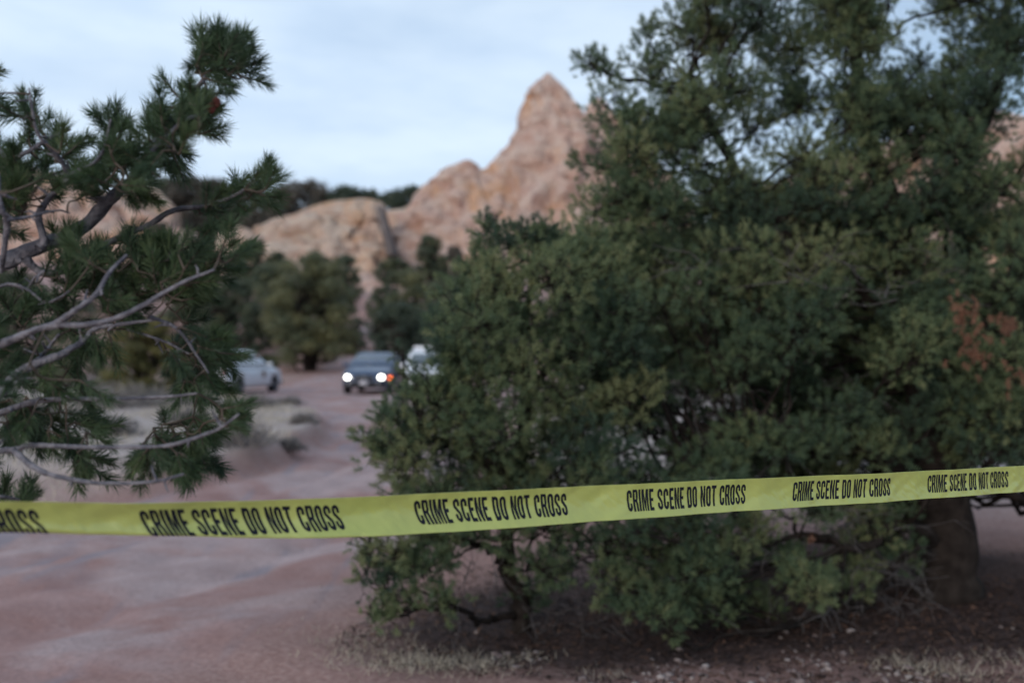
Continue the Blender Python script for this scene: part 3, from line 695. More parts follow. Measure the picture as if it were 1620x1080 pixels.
bg_tree('juniper_tree', 300, 530, 34, 34, 'lower olive juniper between the larger one and the white vehicle', matk='bg_olive', tint=.45, dens=2.4, crown_from=.03, group='olive junipers beside the flat')
bg_tree('juniper_tree', 120, 470, 60, 40, 'dull green juniper behind the lower grey branches', tint=.55, crown_from=.05)
bg_tree('juniper_tree', 20, 430, 70, 48, 'green juniper at the edge of the photo behind the near pine', tint=.4, crown_from=.05)
bg_tree('juniper_tree', 300, 420, 60, 75, 'juniper on the slope above the white vehicle', tint=.4)
bg_tree('juniper_tree', 180, 430, 55, 80, 'juniper standing under the pink bluff', tint=.35)
G2 = 'scrub trees along the skyline'
for (px, top, hw, d, lab, mk, tn_) in [
    (482,284,30,186,'largest brownish scrub tree on the skyline above the rock dome','bg_brown',.5),
    (447,296,16,190,'small scrub tree on the skyline just before the largest one','bg_leaf',.2),
    (552,294,24,184,'low dark scrub tree on the skyline over the middle of the dome','bg_leaf',.1),
    (583,298,18,184,'low dark scrub tree on the skyline beside the notch','bg_leaf',.15),
    (622,299,18,180,'dark scrub tree on the skyline just past the notch','bg_leaf',.2),
    (650,292,20,178,'dark scrub tree on the skyline touching the pink shoulder','bg_leaf',.1),
    (520,304,18,184,'dark scrub filling behind the largest skyline tree','bg_leaf',.1),
    (300,276,24,182,'scrub tree on the skyline seen past the high needles','bg_brown',.3),
    (340,284,26,184,'grey scrub tree on the skyline below the high pine bough','bg_brown',.4),
    (262,282,24,184,'scrub tree on the skyline right beside the near pine bough','bg_leaf',.3),
    (395,292,18,186,'scrub tree on the skyline behind the hooked pine tip','bg_leaf',.3),
    (430,302,16,186,'little scrub tree on the skyline beside the hooked pine tip','bg_leaf',.2)]:
    bg_tree('scrub_tree', px, top+2, hw*2.0, d, lab, 'scrub tree', mk, tint=tn_, group=G2, crown_from=.02)
G3 = 'scrub bushes on the hillside'
for (px, top, hw, d, lab) in [
    (400,335,30,160,'brown bush on the slope above the orange knob'),
    (352,322,26,165,'brown bush on the slope below the skyline scrub'),
    (310,330,26,160,'brown bush beside the buff boulder'),
    (440,325,20,168,'brown bush where the slope meets the rock dome'),
    (250,350,26,140,'brown bush under the buff boulder'),
    (370,400,26,122,'grey bush under the orange knob'),
    (720,390,18,125,'grey bush at the foot of the pink shoulder')]:
    bg_tree('scrub_bush', px, top, hw, d, lab, 'bush', 'bg_brown', tint=.5, group=G3, crown_from=0)
G4 = 'trees glimpsed behind the two pinyons'
for (px, top, hw, d, lab) in [
    (790,430,60,60,'juniper hidden behind the smaller pinyon crown'),
    (900,450,60,55,'juniper behind the join of the two pinyons'),
    (1040,440,70,60,'juniper behind the big pinyon, nearest its edge'),
    (1200,430,80,50,'juniper behind the middle of the big pinyon'),
    (1370,400,80,55,'juniper behind the trunk of the big pinyon'),
    (1500,380,70,45,'juniper seen past the forked limb of the big pinyon'),
    (1610,420,60,40,'juniper behind the rusty dead needles')]:
    bg_tree('juniper_tree', px, top, hw, d, lab, tint=.3, group=G4, crown_from=.05)

# grey sagebrush and dry bushes near the road
def dry_bush(px, py, r, h, dist_from_py=True, label='', n=900, matk='sage', name='sagebrush', group='grey sagebrush beside the road'):
    z = 1.6*F/(py-HZ); x = (px-810)/F*z; g = Hs(x,z); root = empty(name,(x,z,g-.02)); tag(root, label, 'bush', group)
    mb, st = MB(), MB()
    for _ in range(26):
        d = unit(1)[0]; d[2] = abs(d[2])+.35; e = d*np.array([r,r,h])*rng.uniform(.6,.95)
        tube(st, smoothline([(0,0,0), e*.5+rng.normal(0,.03,3)*r, e],5), np.linspace(.008,.003,5), 4)
    d = unit(n); d[:,2] = np.abs(d[:,2])
    q = d*np.array([r,r,h])*rng.uniform(.45,1.05,n)[:,None]*(1+.25*vnoise(d*2.3, int(px)))[:,None]
    ax = d+np.array([0,0,.8])+rng.normal(0,.4,(n,3)); ax /= np.linalg.norm(ax,axis=1)[:,None]
    s_ = np.cross(ax, unit(n)); s_ /= np.linalg.norm(s_,axis=1)[:,None]; l_ = rng.uniform(.06,.13,n)[:,None]*(.6+.6*r)
    V = np.stack([q-s_*.012, q+s_*.012, q+ax*l_],1)
    mb.add(V.reshape(-1,3), np.arange(n*3).reshape(-1,3), np.repeat(rng.random(n),3))
    st.build('stems', M['dead'], root); mb.build('foliage', M[matk], root)
for (px,py,r,h,lab) in [(385,745,.42,.40,'grey sagebrush on the bank edge where the road bends'),(345,740,.40,.40,'grey sagebrush just behind the lowest needle cluster'),
        (455,728,.24,.16,'low pale bush on top of the bank'),(480,700,.25,.16,'smallest pale bush near the road side of the bank'),
        (250,668,.8,.55,'wide grey sagebrush below the olive juniper'),(310,664,.7,.5,'grey sagebrush between the juniper and the parked white vehicle'),
        (195,672,.8,.6,'grey sagebrush behind the bare straight branch'),(140,668,.8,.6,'grey sagebrush seen between two lower branches'),(70,700,.6,.45,'sagebrush low behind the lower left branches'),
        (20,690,.7,.5,'sagebrush at the edge of the photo behind the pine'),(300,700,.4,.3,'small sagebrush in the dry grass under the branch'),(180,720,.4,.28,'small sagebrush in the grass above the tape'),
        (405,672,.5,.3,'low grey bush in front of the white vehicle'),(455,662,.4,.2,'flat grey bush at the end of the dry grass bank')]:
    dry_bush(px,py,r,h,label=lab)

# ------------------------------------------------------------------ grass, litter, pebbles
def blades(name, pts, hgt, w, mk, label, cat, lean=.5, per=1):
    pts = np.repeat(np.asarray(pts,float), per, axis=0); n = len(pts)
    pts[:,:2] += rng.normal(0,.02,(n,2)); z = H(pts[:,0],pts[:,1])
    b0 = np.stack([pts[:,0],pts[:,1],z-.005],-1)
    d = np.stack([rng.normal(0,lean,n), rng.normal(0,lean,n), np.ones(n)],-1); d /= np.linalg.norm(d,axis=1)[:,None]
    s_ = np.cross(d, unit(n)); s_ /= np.linalg.norm(s_,axis=1)[:,None]; l_ = (hgt*rng.uniform(.4,1.1,n))[:,None]
    ww = w*(1+pts[:,1:2]/12)
    V = np.stack([b0-s_*ww, b0+s_*ww, b0+d*l_],1); mb = MB()
    mb.add(V.reshape(-1,3), np.arange(n*3).reshape(-1,3), np.repeat(rng.random(n),3))
    return tag(mb.build(name, M[mk]), label, cat, kind='stuff')
# bank grass
x = rng.uniform(-14,1,60000); y = rng.uniform(10,46,60000)
k = (road_d(x,y) > 1.15) & (fbm(P3(x,y)/1.2, 77, 3) > -.15); k &= ~((x > -1.2) & (y < 12))
blades('bank_grass', np.stack([x[k],y[k]],-1)[:26000], .13, .004, 'grass', 'pale dry grass covering the low bank by the road', 'grass')
# pale grass tufts at the foot of the pinyons
tufts = []
for (px,py,n,sp) in [(560,1030,150,.16),(600,1045,200,.16),(640,1052,260,.10),(690,1055,260,.10),(735,1052,280,.12),(760,1060,150,.12),(590,1010,150,.14),(1480,1065,260,.16),(1440,1060,160,.14),(1540,1072,120,.15),(960,1068,60,.08),(1590,1050,100,.15),(830,1040,60,.1),(670,1035,120,.15),(540,1000,60,.2)]:
    z = 1.6*F/(py-HZ); xx = (px-810)/F*z; tufts.append(np.stack([rng.normal(xx,sp,n), rng.normal(z,sp*.7,n)],-1))
blades('dry_grass', np.concatenate(tufts), .065, .0016, 'grass', 'pale dry grass tufts in front of the pinyons', 'grass', lean=.8)
# litter of needles, twigs, bark flakes under the pinyons
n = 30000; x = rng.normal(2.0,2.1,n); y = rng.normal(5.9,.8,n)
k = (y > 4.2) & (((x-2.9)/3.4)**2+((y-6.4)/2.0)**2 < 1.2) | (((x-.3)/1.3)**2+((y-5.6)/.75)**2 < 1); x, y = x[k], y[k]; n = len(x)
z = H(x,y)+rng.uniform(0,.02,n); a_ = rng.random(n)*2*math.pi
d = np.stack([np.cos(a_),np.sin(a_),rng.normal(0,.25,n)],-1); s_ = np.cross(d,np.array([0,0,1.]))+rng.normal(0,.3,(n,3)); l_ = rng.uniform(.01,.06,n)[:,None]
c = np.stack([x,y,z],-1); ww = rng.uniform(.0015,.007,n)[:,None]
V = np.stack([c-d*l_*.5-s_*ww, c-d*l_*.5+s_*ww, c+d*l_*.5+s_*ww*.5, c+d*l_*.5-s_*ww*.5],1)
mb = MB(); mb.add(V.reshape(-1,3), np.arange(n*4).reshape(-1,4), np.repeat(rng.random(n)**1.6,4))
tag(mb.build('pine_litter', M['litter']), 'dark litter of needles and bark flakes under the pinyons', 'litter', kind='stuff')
# pebbles
def blob(mb, c, r, tint):
    n1, n2 = 8, 5; th = np.linspace(0,2*math.pi,n1,endpoint=False); ph = np.linspace(.15,math.pi-.15,n2)
    V = np.stack([np.sin(ph)[:,None]*np.cos(th), np.sin(ph)[:,None]*np.sin(th), np.cos(ph)[:,None]+0*th],-1)
    V = V*np.array([1,rng.uniform(.6,1),rng.uniform(.35,.6)])*r; V = V*(1+.18*rng.normal(size=V.shape[:2]))[...,None]
    a_ = rng.random()*6.28; R = np.array([[math.cos(a_),-math.sin(a_),0],[math.sin(a_),math.cos(a_),0],[0,0,1]]); V = V@R.T
    mb.add((V+c).reshape(-1,3), quadgrid(n1,n2,True), tint)
    top = V[0]+c; mb.add(top, np.arange(n1)[None], tint)
mb = MB()
for i in range(1500):
    if i < 1300: x_, y_ = rng.uniform(-.6,3.2), 4.55+abs(rng.normal(0,.55))
    else: x_, y_ = rng.uniform(-6,1.5), rng.uniform(4,14)
    r_ = .004+.018*rng.random()**5 if i >= 1300 else .006+.022*rng.random()**3.5
    if fbm(P3(x_,y_)/.4, 91, 2) < -.02+.3*rng.random(): continue
    blob(mb, np.array([x_,y_,Hs(x_,y_)+r_*.2]), r_, rng.random())
tag(mb.build('pebbles', M['pebble']), 'scattered pale pebbles on the bare soil', 'pebbles', kind='stuff')

# ------------------------------------------------------------------ police tape
M['tape'] = mat('yellow_plastic', (.53,.60,.185), .30, .9, noise=(6,(.49,.58,.17),.35,.65), Coat_Weight=1.0, Coat_Roughness=.18, bump=(90,.0006))
t = M['tape'].node_tree; b = t.nodes['Principled BSDF']; tr_ = N(t,'ShaderNodeBsdfTranslucent'); tr_.inputs[0].default_value = (.72,.78,.08,1)
ms_ = N(t,'ShaderNodeMixShader'); ms_.inputs[0].default_value = .25
t.links.new(b.outputs[0], ms_.inputs[1]); t.links.new(tr_.outputs[0], ms_.inputs[2]); t.links.new(ms_.outputs[0], t.nodes['Material Output'].inputs[0])
M['ink'] = mat('black_ink', (.006,.008,.018), .5, .25)
Z0, KC, WT = 1.68, .155, .0762
def u2px(u): return (541.5*u+215)/(1+KC*u)
TOPX = [-900,-300,0,190,420,605,920,1180,1400,1571,1620,1800,2300]; TOPY = [800,794,793,796,792.5,785,769.5,757,748,739,736.5,728,705]
VISX = [-900,0,200,330,420,500,600,700,2300]; VISW = [.70,.68,.745,.84,.915,.955,.985,1.0,1.0]
AT = np.linspace(0, WT, 400); EXT = AT+.0095*np.sin(np.minimum((WT-AT)/.0095, math.pi/2)); EXT = np.maximum.accumulate(EXT+AT*1e-6)
EXT[-1] = WT
def tape_pt(u, w, off=0.0):
    """u along the tape in pitches, w metres down from the upper edge, off: metres out towards the road side"""
    lean = np.interp(u, [-1,0,.6,1,1.7,2,3,4,5], [.52,.52,.38,.30,.08,.08,-.14,-.04,-.04])
    px0 = u2px(u); vis = np.interp(px0, VISX, VISW)*WT
    sh = lean*(np.clip(w/WT,0,1)**1.9)*WT
    uu = u+sh/.514
    z = Z0*(1+KC*uu); X = Z0/F*(416*uu-595); px = 810+X/z*F
    top = CAMZ-(np.interp(px, TOPX, TOPY)-HZ)/F*z
    r = .0095
    a = np.interp(vis, EXT, AT)
    ph = np.clip((w-a)/r, 0, math.pi*.93)
    rest = np.maximum(0, (w-a)/r-math.pi*.93)*r
    down = np.where(w < a, w, a+r*np.sin(ph)+rest*math.cos(math.pi*.93)); back = np.where(w < a, 0, r*(1-np.cos(ph))+rest*math.sin(math.pi*.93)*.4)
    # gentle cross-wise belly, lean of the band and long ripples
    bel = -.010*np.sin(np.clip(w/WT,0,1)*math.pi)*np.interp(u,[-1,0,1.2,2,5],[1.0,1.7,1.5,.7,.2])
    tilt = np.interp(u,[-1,-.3,.3,1,2,3,5],[-.05,.02,.16,.22,.10,.02,.05])*(down-.5*WT)
    rip = .0025*np.sin(uu*9+1)+.0012*np.sin(uu*23)+.0016*vnoise(np.stack([uu*14+w*40, w*30, 0*uu],-1), 5)+.0007*vnoise(np.stack([uu*60-w*90, w*70, 0*uu],-1), 6)
    nx, ny = .372, -.928      # sideways direction facing the camera
    e = bel-back+tilt+rip+off
    # slope normal correction of the printed marks when they wrap round the fold
    return np.stack([X+nx*e, z+ny*e, top-down], -1)
def build_tape():
    us = np.linspace(-1.9, 11, 2200); ws = np.concatenate([np.linspace(0,WT,70)])
    U, Wd = np.meshgrid(us, ws, indexing='ij')
    V = tape_pt(U, Wd); mb = MB(); mb.add(V.reshape(-1,3), quadgrid(len(ws), len(us)))
    o = mb.build('police_tape', M['tape'], smooth=True, loc=tuple(V[700,30]))
    tag(o, 'yellow plastic barrier tape printed CRIME SCENE DO NOT CROSS stretched across the road', 'barrier tape')
    so_ = o.modifiers.new('thickness','SOLIDIFY'); so_.thickness = .0003; so_.offset = 0
    return o
tape = build_tape()

# lettering: condensed heavy capitals from outlines, cell height 1
SWX, SWY = .178, .15
def stroke(path, w=SWX):
    """closed outline of a stroked open path"""
    p = np.array(path, float); d = np.gradient(p, axis=0); d /= np.linalg.norm(d,axis=1)[:,None]; n = np.stack([-d[:,1], d[:,0]],-1)
    hw = np.where(np.abs(d[:,0:1])>.7, SWY/2, w/2)
    return [np.concatenate([p+n*hw, (p-n*hw)[::-1]])]
def rrect(x0,y0,x1,y1,r,k=6):
    o = []
    for cx,cy,a0 in ((x1-r,y1-r,0),(x0+r,y1-r,90),(x0+r,y0+r,180),(x1-r,y0+r,270)):
        for i in range(k+1):
            a_ = math.radians(a0+90*i/k); o.append((cx+r*math.cos(a_), cy+r*math.sin(a_)))
    return np.array(o)
gw = .46
def arc(cx,cy,rx,ry,a0,a1,k=9): return [(cx+rx*math.cos(math.radians(a0+(a1-a0)*i/k)), cy+ry*math.sin(math.radians(a0+(a1-a0)*i/k))) for i in range(k+1)]
def glyph(ch):
    s = SWX; h = s/2; w = gw
    if ch == 'I': return [[(0,0),(s,0),(s,1),(0,1)]], s
    if ch == 'E': return [[(0,0),(w*.86,0),(w*.86,SWY),(s,SWY),(s,.5-SWY/2),(w*.78,.5-SWY/2),(w*.78,.5+SWY/2),(s,.5+SWY/2),(s,1-SWY),(w*.86,1-SWY),(w*.86,1),(0,1)]], w*.86
    if ch == 'T': return [[(w/2-h,0),(w/2+h,0),(w/2+h,1-SWY),(w,1-SWY),(w,1),(0,1),(0,1-SWY),(w/2-h,1-SWY)]], w
    if ch == 'N': return [[(0,0),(s*.9,0),(s*.9,.62),(w-s*.9,0),(w,0),(w,1),(w-s*.9,1),(w-s*.9,.38),(s*.9,1),(0,1)]], w
    if ch == 'M':
        W_ = .60; return [[(0,0),(s*.85,0),(s*.85,.66),(W_/2-.045,0),(W_/2+.045,0),(W_-s*.85,.66),(W_-s*.85,0),(W_,0),(W_,1),(W_-s*1.15,1),(W_/2,.42),(s*1.15,1),(0,1)]], W_
    if ch in 'DO':
        outr = rrect(0,0,w,1,.21); inn = rrect(s,SWY*.9,w-s,1-SWY*.9,.07)
        if ch == 'D': outr = np.array([(0,0)]+[tuple(q) for q in rrect(0,0,w,1,.21)[21:]]+[tuple(q) for q in rrect(0,0,w,1,.21)[:7]]+[(0,1)])
        return [outr, inn], w
    if ch == 'C':
        r = w/2-h
        p = [(w-h,.64),(w-h,.74)]+arc(w/2,1-h-.13,r,.13,0,180)+[(h,.3)]+arc(w/2,h+.13,r,.13,180,360)+[(w-h,.37)]
        return stroke(dedupe(p)), w
    if ch == 'S':
        r = w/2-h
        p = [(w-h,.66),(w-h,.76)]+arc(w/2,1-h-.12,r,.12,0,180)+arc(w/2+.0,.70,r,.14,180,235,5)+[(w*.5,.50)]+arc(w/2,.30,r,.14,55,0,5)+arc(w/2,h+.12,r,.12,0,-180)+[(h,.34)]
        return stroke(dedupe(p), s*.95), w
    if ch == 'R':
        o = [(0,0),(s,0),(s,.42),(w*.52,.42),(w-s,.3),(w-s*.95,0),(w+.02,0),(w,.32),(w*.86,.47),(w,.60),(w,.86),(w*.9,.96),(w*.76,1),(0,1)]
        inn = [(s,.55),(w*.6,.55),(w-s,.62),(w-s,.82),(w*.6,.875),(s,.875)]
        return [o, inn], w
    return [], .16
def dedupe(p):
    o = [p[0]]
    for q in p[1:]:
        if math.hypot(q[0]-o[-1][0], q[1]-o[-1][1]) > .012: o.append(q)
    return o
def text_mesh():
    """2D triangles of the whole phrase, cap height 1, with its length"""
    cu = bpy.data.curves.new('t','CURVE'); cu.dimensions = '2D'; cu.fill_mode = 'BOTH'; x = 0
    for ch in 'CRIME SCENE DO NOT CROSS':
        if ch == ' ': x += .27; continue
        polys, w = glyph(ch)
        for pl in polys:
            sp = cu.splines.new('POLY'); sp.points.add(len(pl)-1); sp.use_cyclic_u = True
            for i, q in enumerate(pl): sp.points[i].co = (x+q[0], q[1], 0, 1)
        x += w+.085
    ob = bpy.data.objects.new('t', cu); col.objects.link(ob); dg = bpy.context.evaluated_depsgraph_get(); dg.update()
    me = bpy.data.meshes.new_from_object(ob.evaluated_get(dg)); bpy.data.objects.remove(ob)
    import bmesh
    bm = bmesh.new(); bm.from_mesh(me); bmesh.ops.triangulate(bm, faces=bm.faces)
    Lx = x-.085
    for kx in np.arange(.05, Lx, .05): bmesh.ops.bisect_plane(bm, geom=bm.verts[:]+bm.edges[:]+bm.faces[:], plane_co=(kx,0,0), plane_no=(1,0,0))
    for ky in np.arange(.04, 1, .04): bmesh.ops.bisect_plane(bm, geom=bm.verts[:]+bm.edges[:]+bm.faces[:], plane_co=(0,ky,0), plane_no=(0,1,0))
    bmesh.ops.triangulate(bm, faces=bm.faces)
    bm.verts.index_update(); v = np.array([q.co[:2] for q in bm.verts]); f = np.array([[q.index for q in fc.verts] for fc in bm.faces])
    bm.verts.index_update()
    bm.free(); return v, f, Lx
tv, tf, tl = text_mesh()
for ui in range(-1, 7):
    u = ui+tv[:,0]/tl*.695+.004; w = .0125+(1-tv[:,1])*.0485
    e = 2e-4
    p = tape_pt(u, w); du = tape_pt(u+.002, w)-p; dw = tape_pt(u, w+e)-p
    n = np.cross(dw, du); n /= np.linalg.norm(n,axis=1)[:,None]
    if n[0][1] > 0 and ui >= 2: n = -n
    s0 = np.sign(-(n[:,1])[np.argmax(tv[:,1])]); n = n*s0      # out of the printed face
    mb = MB(); mb.add(p+n*.0008, tf); o = mb.build('lettering', M['ink']); o.parent = tape; o.location = tuple(-np.array(tape.location))

# ------------------------------------------------------------------ vehicles
M['white_paint'] = mat('white_paint', (.76,.79,.84), .3, .5, Coat_Weight=.4)
M['blue_paint'] = mat('dark_blue_paint', (.032,.060,.125), .3, .5, Coat_Weight=.5)
M['black_plastic'] = mat('black_plastic', (.02,.02,.024), .55, .4)
M['glass'] = mat('tinted_glass', (.03,.045,.055), .08, .8)
M['rubber'] = mat('rubber', (.03,.03,.034), .85, .2)
M['rim'] = mat('rim', (.22,.22,.24), .4, .5, Metallic=.6)
M['badge'] = mat('badge', (.20,.09,.04), .5)
M['plate'] = mat('plate', (.5,.5,.55), .5)
M['chrome'] = mat('chrome', (.35,.36,.38), .3, .5, Metallic=.7)
M['red_lens'] = mat('red_lens', (.35,.04,.03), .3)
def emis(name, c, s):
    m = mat(name, c, .3); b = m.node_tree.nodes['Principled BSDF']; b.inputs['Emission Color'].default_value = (*c,1); b.inputs['Emission Strength'].default_value = s; return m
M['lamp_on'] = emis('lamp_on', (1,.98,.90), 7.0)
M['lamp_off'] = mat('lamp_off', (.55,.57,.6), .15, .6)
M['amber_on'] = emis('amber_on', (1,.16,.03), 2.5)
def car(name, loc, rz, paint, label, cat, height=1.72, lit=False, lightbar=False, lower=None, badge=False, pushbar=False, length=4.9):
    root = empty(name, loc, rz); tag(root, label, cat, 'vehicles parked on the dirt flat')
    hl = length/2; ax_f, ax_r = hl-.95, -hl+1.05; AR = .40
    xs = np.unique(np.concatenate([np.linspace(-hl,hl,90), [ax_f-AR,ax_f+AR,ax_r-AR,ax_r+AR]]))
    topz = np.interp(xs, [-hl,-hl+.08,-hl+.3,0,1.0,1.5,hl-.25,hl-.05,hl], [.78,1.02,1.10,1.10,1.10,1.06,.96,.84,.62])
    hw = np.interp(xs, [-hl,-hl+.12,-hl+.6,0,hl-.9,hl-.3,hl-.08,hl], [.80,.92,.97,.98,.97,.90,.78,.60])
    bot = np.interp(xs, [-hl,-hl+.2,hl-.25,hl], [.42,.30,.27,.38])
    for c in (ax_f, ax_r):
        d = np.abs(xs-c); k = d < AR; bot[k] = np.maximum(bot[k], .34+np.sqrt(AR**2-d[k]**2)*.98)
    V = []
    for x, t_, w, b_ in zip(xs, topz, hw, bot):
        b_ = min(b_, t_-.08); m_ = (t_+b_)/2; ring = [(-w*.93,b_),(-w,b_+.05*(m_-b_)*4),(-w,m_+.1*(t_-m_)),(-w*.965,t_-.12),(-w*.90,t_-.035),(-w*.75,t_),(0,t_+.015),(w*.75,t_),(w*.90,t_-.035),(w*.965,t_-.12),(w,m_+.1*(t_-m_)),(w,b_+.05*(m_-b_)*4),(w*.93,b_),(0,b_)]
        V += [(x,a_,c_) for a_,c_ in ring]
    nr = 14; mb = MB(); mb.add(V, quadgrid(nr, len(xs), True)[:, ::-1]); mb.add(V[:nr], np.arange(nr)[None]); mb.add(V[-nr:], np.arange(nr)[None,::-1]); mb.build('body', M[paint], root, smooth=False)
    # cabin: lofted from belt to roof
    zt = height; R = []
    lv = [(1.07,-hl+.12,1.12,.93),(1.25,-hl+.20,.86,.90),(zt-.16,-hl+.42,.32,.76),(zt-.05,-hl+.55,.12,.70),(zt,-hl+.85,-.15,.58)]
    def outline(x0,x1,w,z):
        o = []
        for cx,cy,a0 in ((x1-.14,w-.12,0),(x0+.14,w-.12,90),(x0+.14,-w+.12,180),(x1-.14,-w+.12,270)):
            for i in range(5):
                a_ = math.radians(a0+22.5*i); o.append((cx+.14*math.cos(a_), cy+.12*math.sin(a_), z))
        return o
    for z,x0,x1,w in lv: R += outline(x0,x1,w,z)
    mb = MB(); mb.add(R, quadgrid(20, len(lv), True)); mb.add(R[-20:], np.arange(20)[None]); mb.build('cabin', M[paint], root, smooth=False)
    def lvl(z): return [np.interp(z,[l[0] for l in lv],[l[i] for l in lv]) for i in (1,2,3)]
    def pane(nm, quad, m_, parent=root, th=.012):
        q = np.array(quad, float); n = np.cross(q[1]-q[0], q[3]-q[0]); n /= np.linalg.norm(n)
        mb = MB(); v = np.concatenate([q-n*th, q+n*th]); mb.add(v, [[3,2,1,0],[4,5,6,7],[0,1,5,4],[1,2,6,5],[2,3,7,6],[3,0,4,7]]); return mb.build(nm, m_, parent)
    z0, z1 = 1.15, zt-.15; a0, b0, w0 = lvl(z0); a1, b1, w1 = lvl(z1)
    for s in (-1,1):
        for (fa, fb) in ((.03,.26),(.29,.58),(.61,.93)):
            q = [(a0+(b0-a0)*fa,s*w0,z0),(a0+(b0-a0)*fb,s*w0,z0),(a1+(b1-a1)*min(fb,.97),s*w1,z1),(a1+(b1-a1)*fa,s*w1,z1)]
            pane('side_window', q, M['glass'])
    pane('windshield', [(b0,-w0+.10,z0),(b0,w0-.10,z0),(b1,w1-.10,z1),(b1,-w1+.10,z1)], M['glass'])
    pane('rear_window', [(a0,-w0+.12,z0+.05),(a0,w0-.12,z0+.05),(a1,w1-.12,z1),(a1,-w1+.12,z1)], M['glass'])
    def boxp(nm, c, s, m_, parent=root, bev=.0):
        mb = MB(); x_,y_,z_ = np.array(s)/2; k = .78
        v = [(-x_,-y_,-z_*k),(x_,-y_,-z_*k),(x_,y_,-z_*k),(-x_,y_,-z_*k),(-x_,-y_,z_*k),(x_,-y_,z_*k),(x_,y_,z_*k),(-x_,y_,z_*k)]
        lo_ = [(a_*.94,b_*.94,-z_) for a_,b_,_ in v[:4]]; hi_ = [(a_*.94,b_*.94,z_) for a_,b_,_ in v[:4]]
        mb.add(np.array(lo_+v+hi_)+c, [[3,2,1,0],[12,13,14,15]]+[[i+4*l_,(i+1)%4+4*l_,(i+1)%4+4*l_+4,i+4*l_+4] for l_ in range(3) for i in range(4)]); return mb.build(nm, m_, parent)
    boxp('underbody', (0,0,.40), (length-.7,1.45,.30), M['black_plastic'])
    lm = M['black_plastic'] if lower is None else M[lower]
    boxp('front_bumper', (hl-.06,0,.40), (.24,1.55,.22), lm); boxp('rear_bumper', (-hl+.04,0,.48), (.22,1.66,.22), lm)
    g = boxp('grille', (hl-.005,0,.68), (.10,.72,.20), M['black_plastic'])
    for i in range(4): boxp('grille_bar', (hl+.05,0,.61+.045*i), (.012,.68,.012), M['chrome'], g)
    boxp('licence_plate', (hl+.075,0,.47), (.02,.32,.16), M['plate']); boxp('licence_plate', (-hl-.03,0,.85), (.02,.32,.16), M['plate'])
    def disc(nm, c, ry, rz_, m_, yaw=0, parent=root):
        th = np.linspace(0,2*math.pi,24,endpoint=False); V = []
        for dx, k in ((-.06,1.0),(.02,1.0),(.05,.75),(.06,.3)): V += [(dx, ry*k*math.cos(a_), rz_*k*math.sin(a_)) for a_ in th]
        V = np.array(V); ca, sa = math.cos(yaw), math.sin(yaw); V = V@np.array([[ca,sa,0],[-sa,ca,0],[0,0,1]])+c
        mb = MB(); mb.add(V, quadgrid(24,4,True)); mb.add(V[-24:], np.arange(24)[None]); return mb.build(nm, m_, parent, smooth=True)
    for s in (-1,1):
        disc('headlight', np.array([hl-.08,s*.66,.68]), .125, .10, M['lamp_on'] if lit else M['lamp_off'], yaw=s*.35)
        boxp('taillight', (-hl+.06,s*.82,.93), (.10,.16,.22), M['red_lens'])
        boxp('fog_light', (hl+.06,s*.58,.42), (.03,.14,.07), M['chrome'])
        boxp('side_mirror', (.82,s*1.06,1.17), (.14,.20,.15), M[paint])
        for i in range(2): boxp('door_handle', (.05-.95*i,s*.985,.96), (.16,.02,.03), M[paint])
    if lit: boxp('turn_signal', (hl-.42,.955,.66), (.20,.10,.12), M['amber_on'])
    if pushbar:
        boxp('push_bar', (hl+.16,0,.62), (.05,.70,.08), M['black_plastic'])
    if lightbar:
        lb = boxp('light_bar', (-.35,0,zt+.09), (.30,1.15,.13), M['white_paint']); boxp('bracket', (-.35,0,zt+.02), (.12,1.0,.06), M['black_plastic'], lb)
    if badge:
        for s in (-1,1):
            mb = MB(); k = 14; pts = [(.45+(.17 if i%2 else .10)*math.sin(i/k*2*math.pi), s*.99, .78+(.17 if i%2 else .10)*math.cos(i/k*2*math.pi)) for i in range(k)]
            pts = np.array(pts); mb.add(np.concatenate([pts, pts+[0,s*.012,0]]), [list(range(k,2*k))]); mb.add(np.concatenate([pts, pts+[0,s*.012,0]]), [[i,(i+1)%k,(i+1)%k+k,i+k] for i in range(k)]); mb.build('door_badge', M['badge'], root)
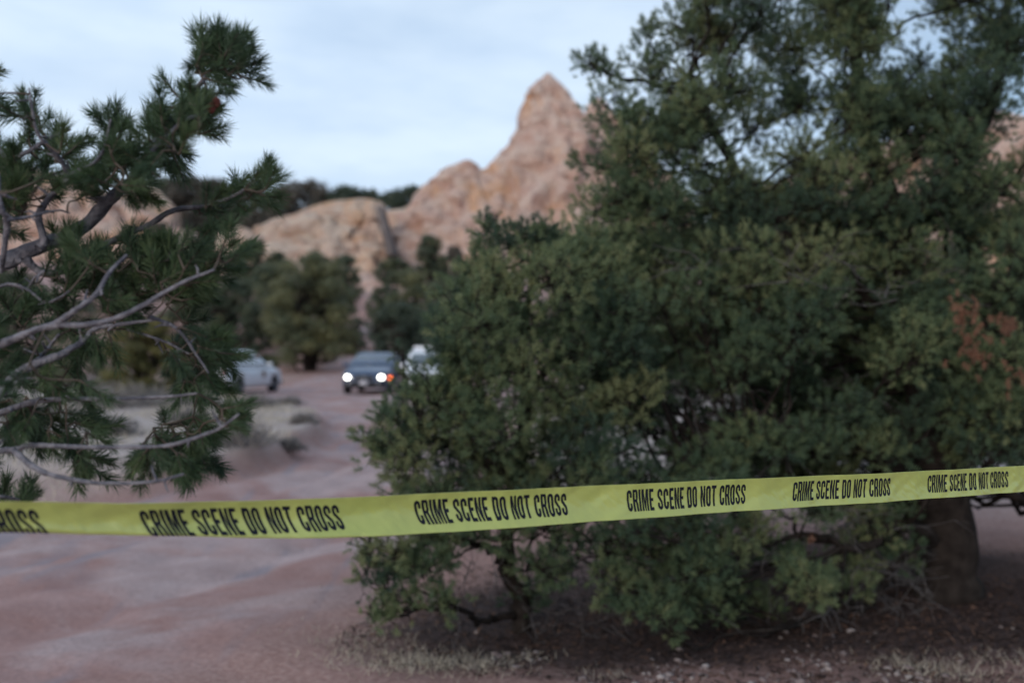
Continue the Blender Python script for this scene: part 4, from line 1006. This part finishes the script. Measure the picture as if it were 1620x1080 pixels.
    for c in (ax_f, ax_r):
        for s in (-1,1):
            th = np.linspace(0,2*math.pi,32,endpoint=False); prof = [(.20,.12),(.31,.12),(.345,.085),(.35,0),(.345,-.085),(.31,-.12),(.20,-.12)]
            wr = empty('wheel', (c, s*.84, .35)); wr.parent = root
            mb = MB(); V = [(r_*math.cos(a_), y_, r_*math.sin(a_)) for r_,y_ in prof for a_ in th]; mb.add(V, quadgrid(32,len(prof),True)); mb.build('tyre', M['rubber'], wr, smooth=True)
            mb = MB(); V = [(r_*math.cos(a_), y_*s, r_*math.sin(a_)) for r_,y_ in ((.22,.10),(.215,.06),(.06,.05),(.05,.09)) for a_ in th]; mb.add(V, quadgrid(32,4,True)); mb.add(V[-32:], np.arange(32)[None])
            for j in range(5):
                a_ = j/5*2*math.pi; dx, dz = math.cos(a_), math.sin(a_); px_, pz_ = -dz*.022, dx*.022
                mb.add([(dx*.05-px_,s*.095,dz*.05-pz_),(dx*.05+px_,s*.095,dz*.05+pz_),(dx*.215+px_*1.2,s*.09,dz*.215+pz_*1.2),(dx*.215-px_*1.2,s*.09,dz*.215-pz_*1.2),
                        (dx*.05-px_,s*.055,dz*.05-pz_),(dx*.05+px_,s*.055,dz*.05+pz_),(dx*.215+px_*1.2,s*.06,dz*.215+pz_*1.2),(dx*.215-px_*1.2,s*.06,dz*.215-pz_*1.2)],
                       [[0,1,2,3],[7,6,5,4],[0,4,5,1],[1,5,6,2],[2,6,7,3],[3,7,4,0]])
            mb.build('rim', M['rim'], wr)
    return root
def ground_loc(px, z): x = (px-810)/F*z; return (x, z, Hs(x,z)-.01)
# heading: car's +X is forward. rz turns +X; camera is towards -Y
car('patrol_vehicle', ground_loc(374,40.5), math.radians(76), 'white_paint', 'white patrol vehicle with a brown door badge, partly behind the pine needles', 'patrol car', badge=True, height=1.74)
car('suv', ground_loc(593,41.5), math.radians(-90-2), 'blue_paint', 'dark blue SUV facing the camera with both headlights on', 'SUV', lit=True, height=1.66)
car('patrol_vehicle', ground_loc(678,40), math.radians(-90+8), 'white_paint', 'white vehicle with a roof light bar seen in bits behind the smaller pinyon', 'patrol car', lightbar=True, height=1.78)
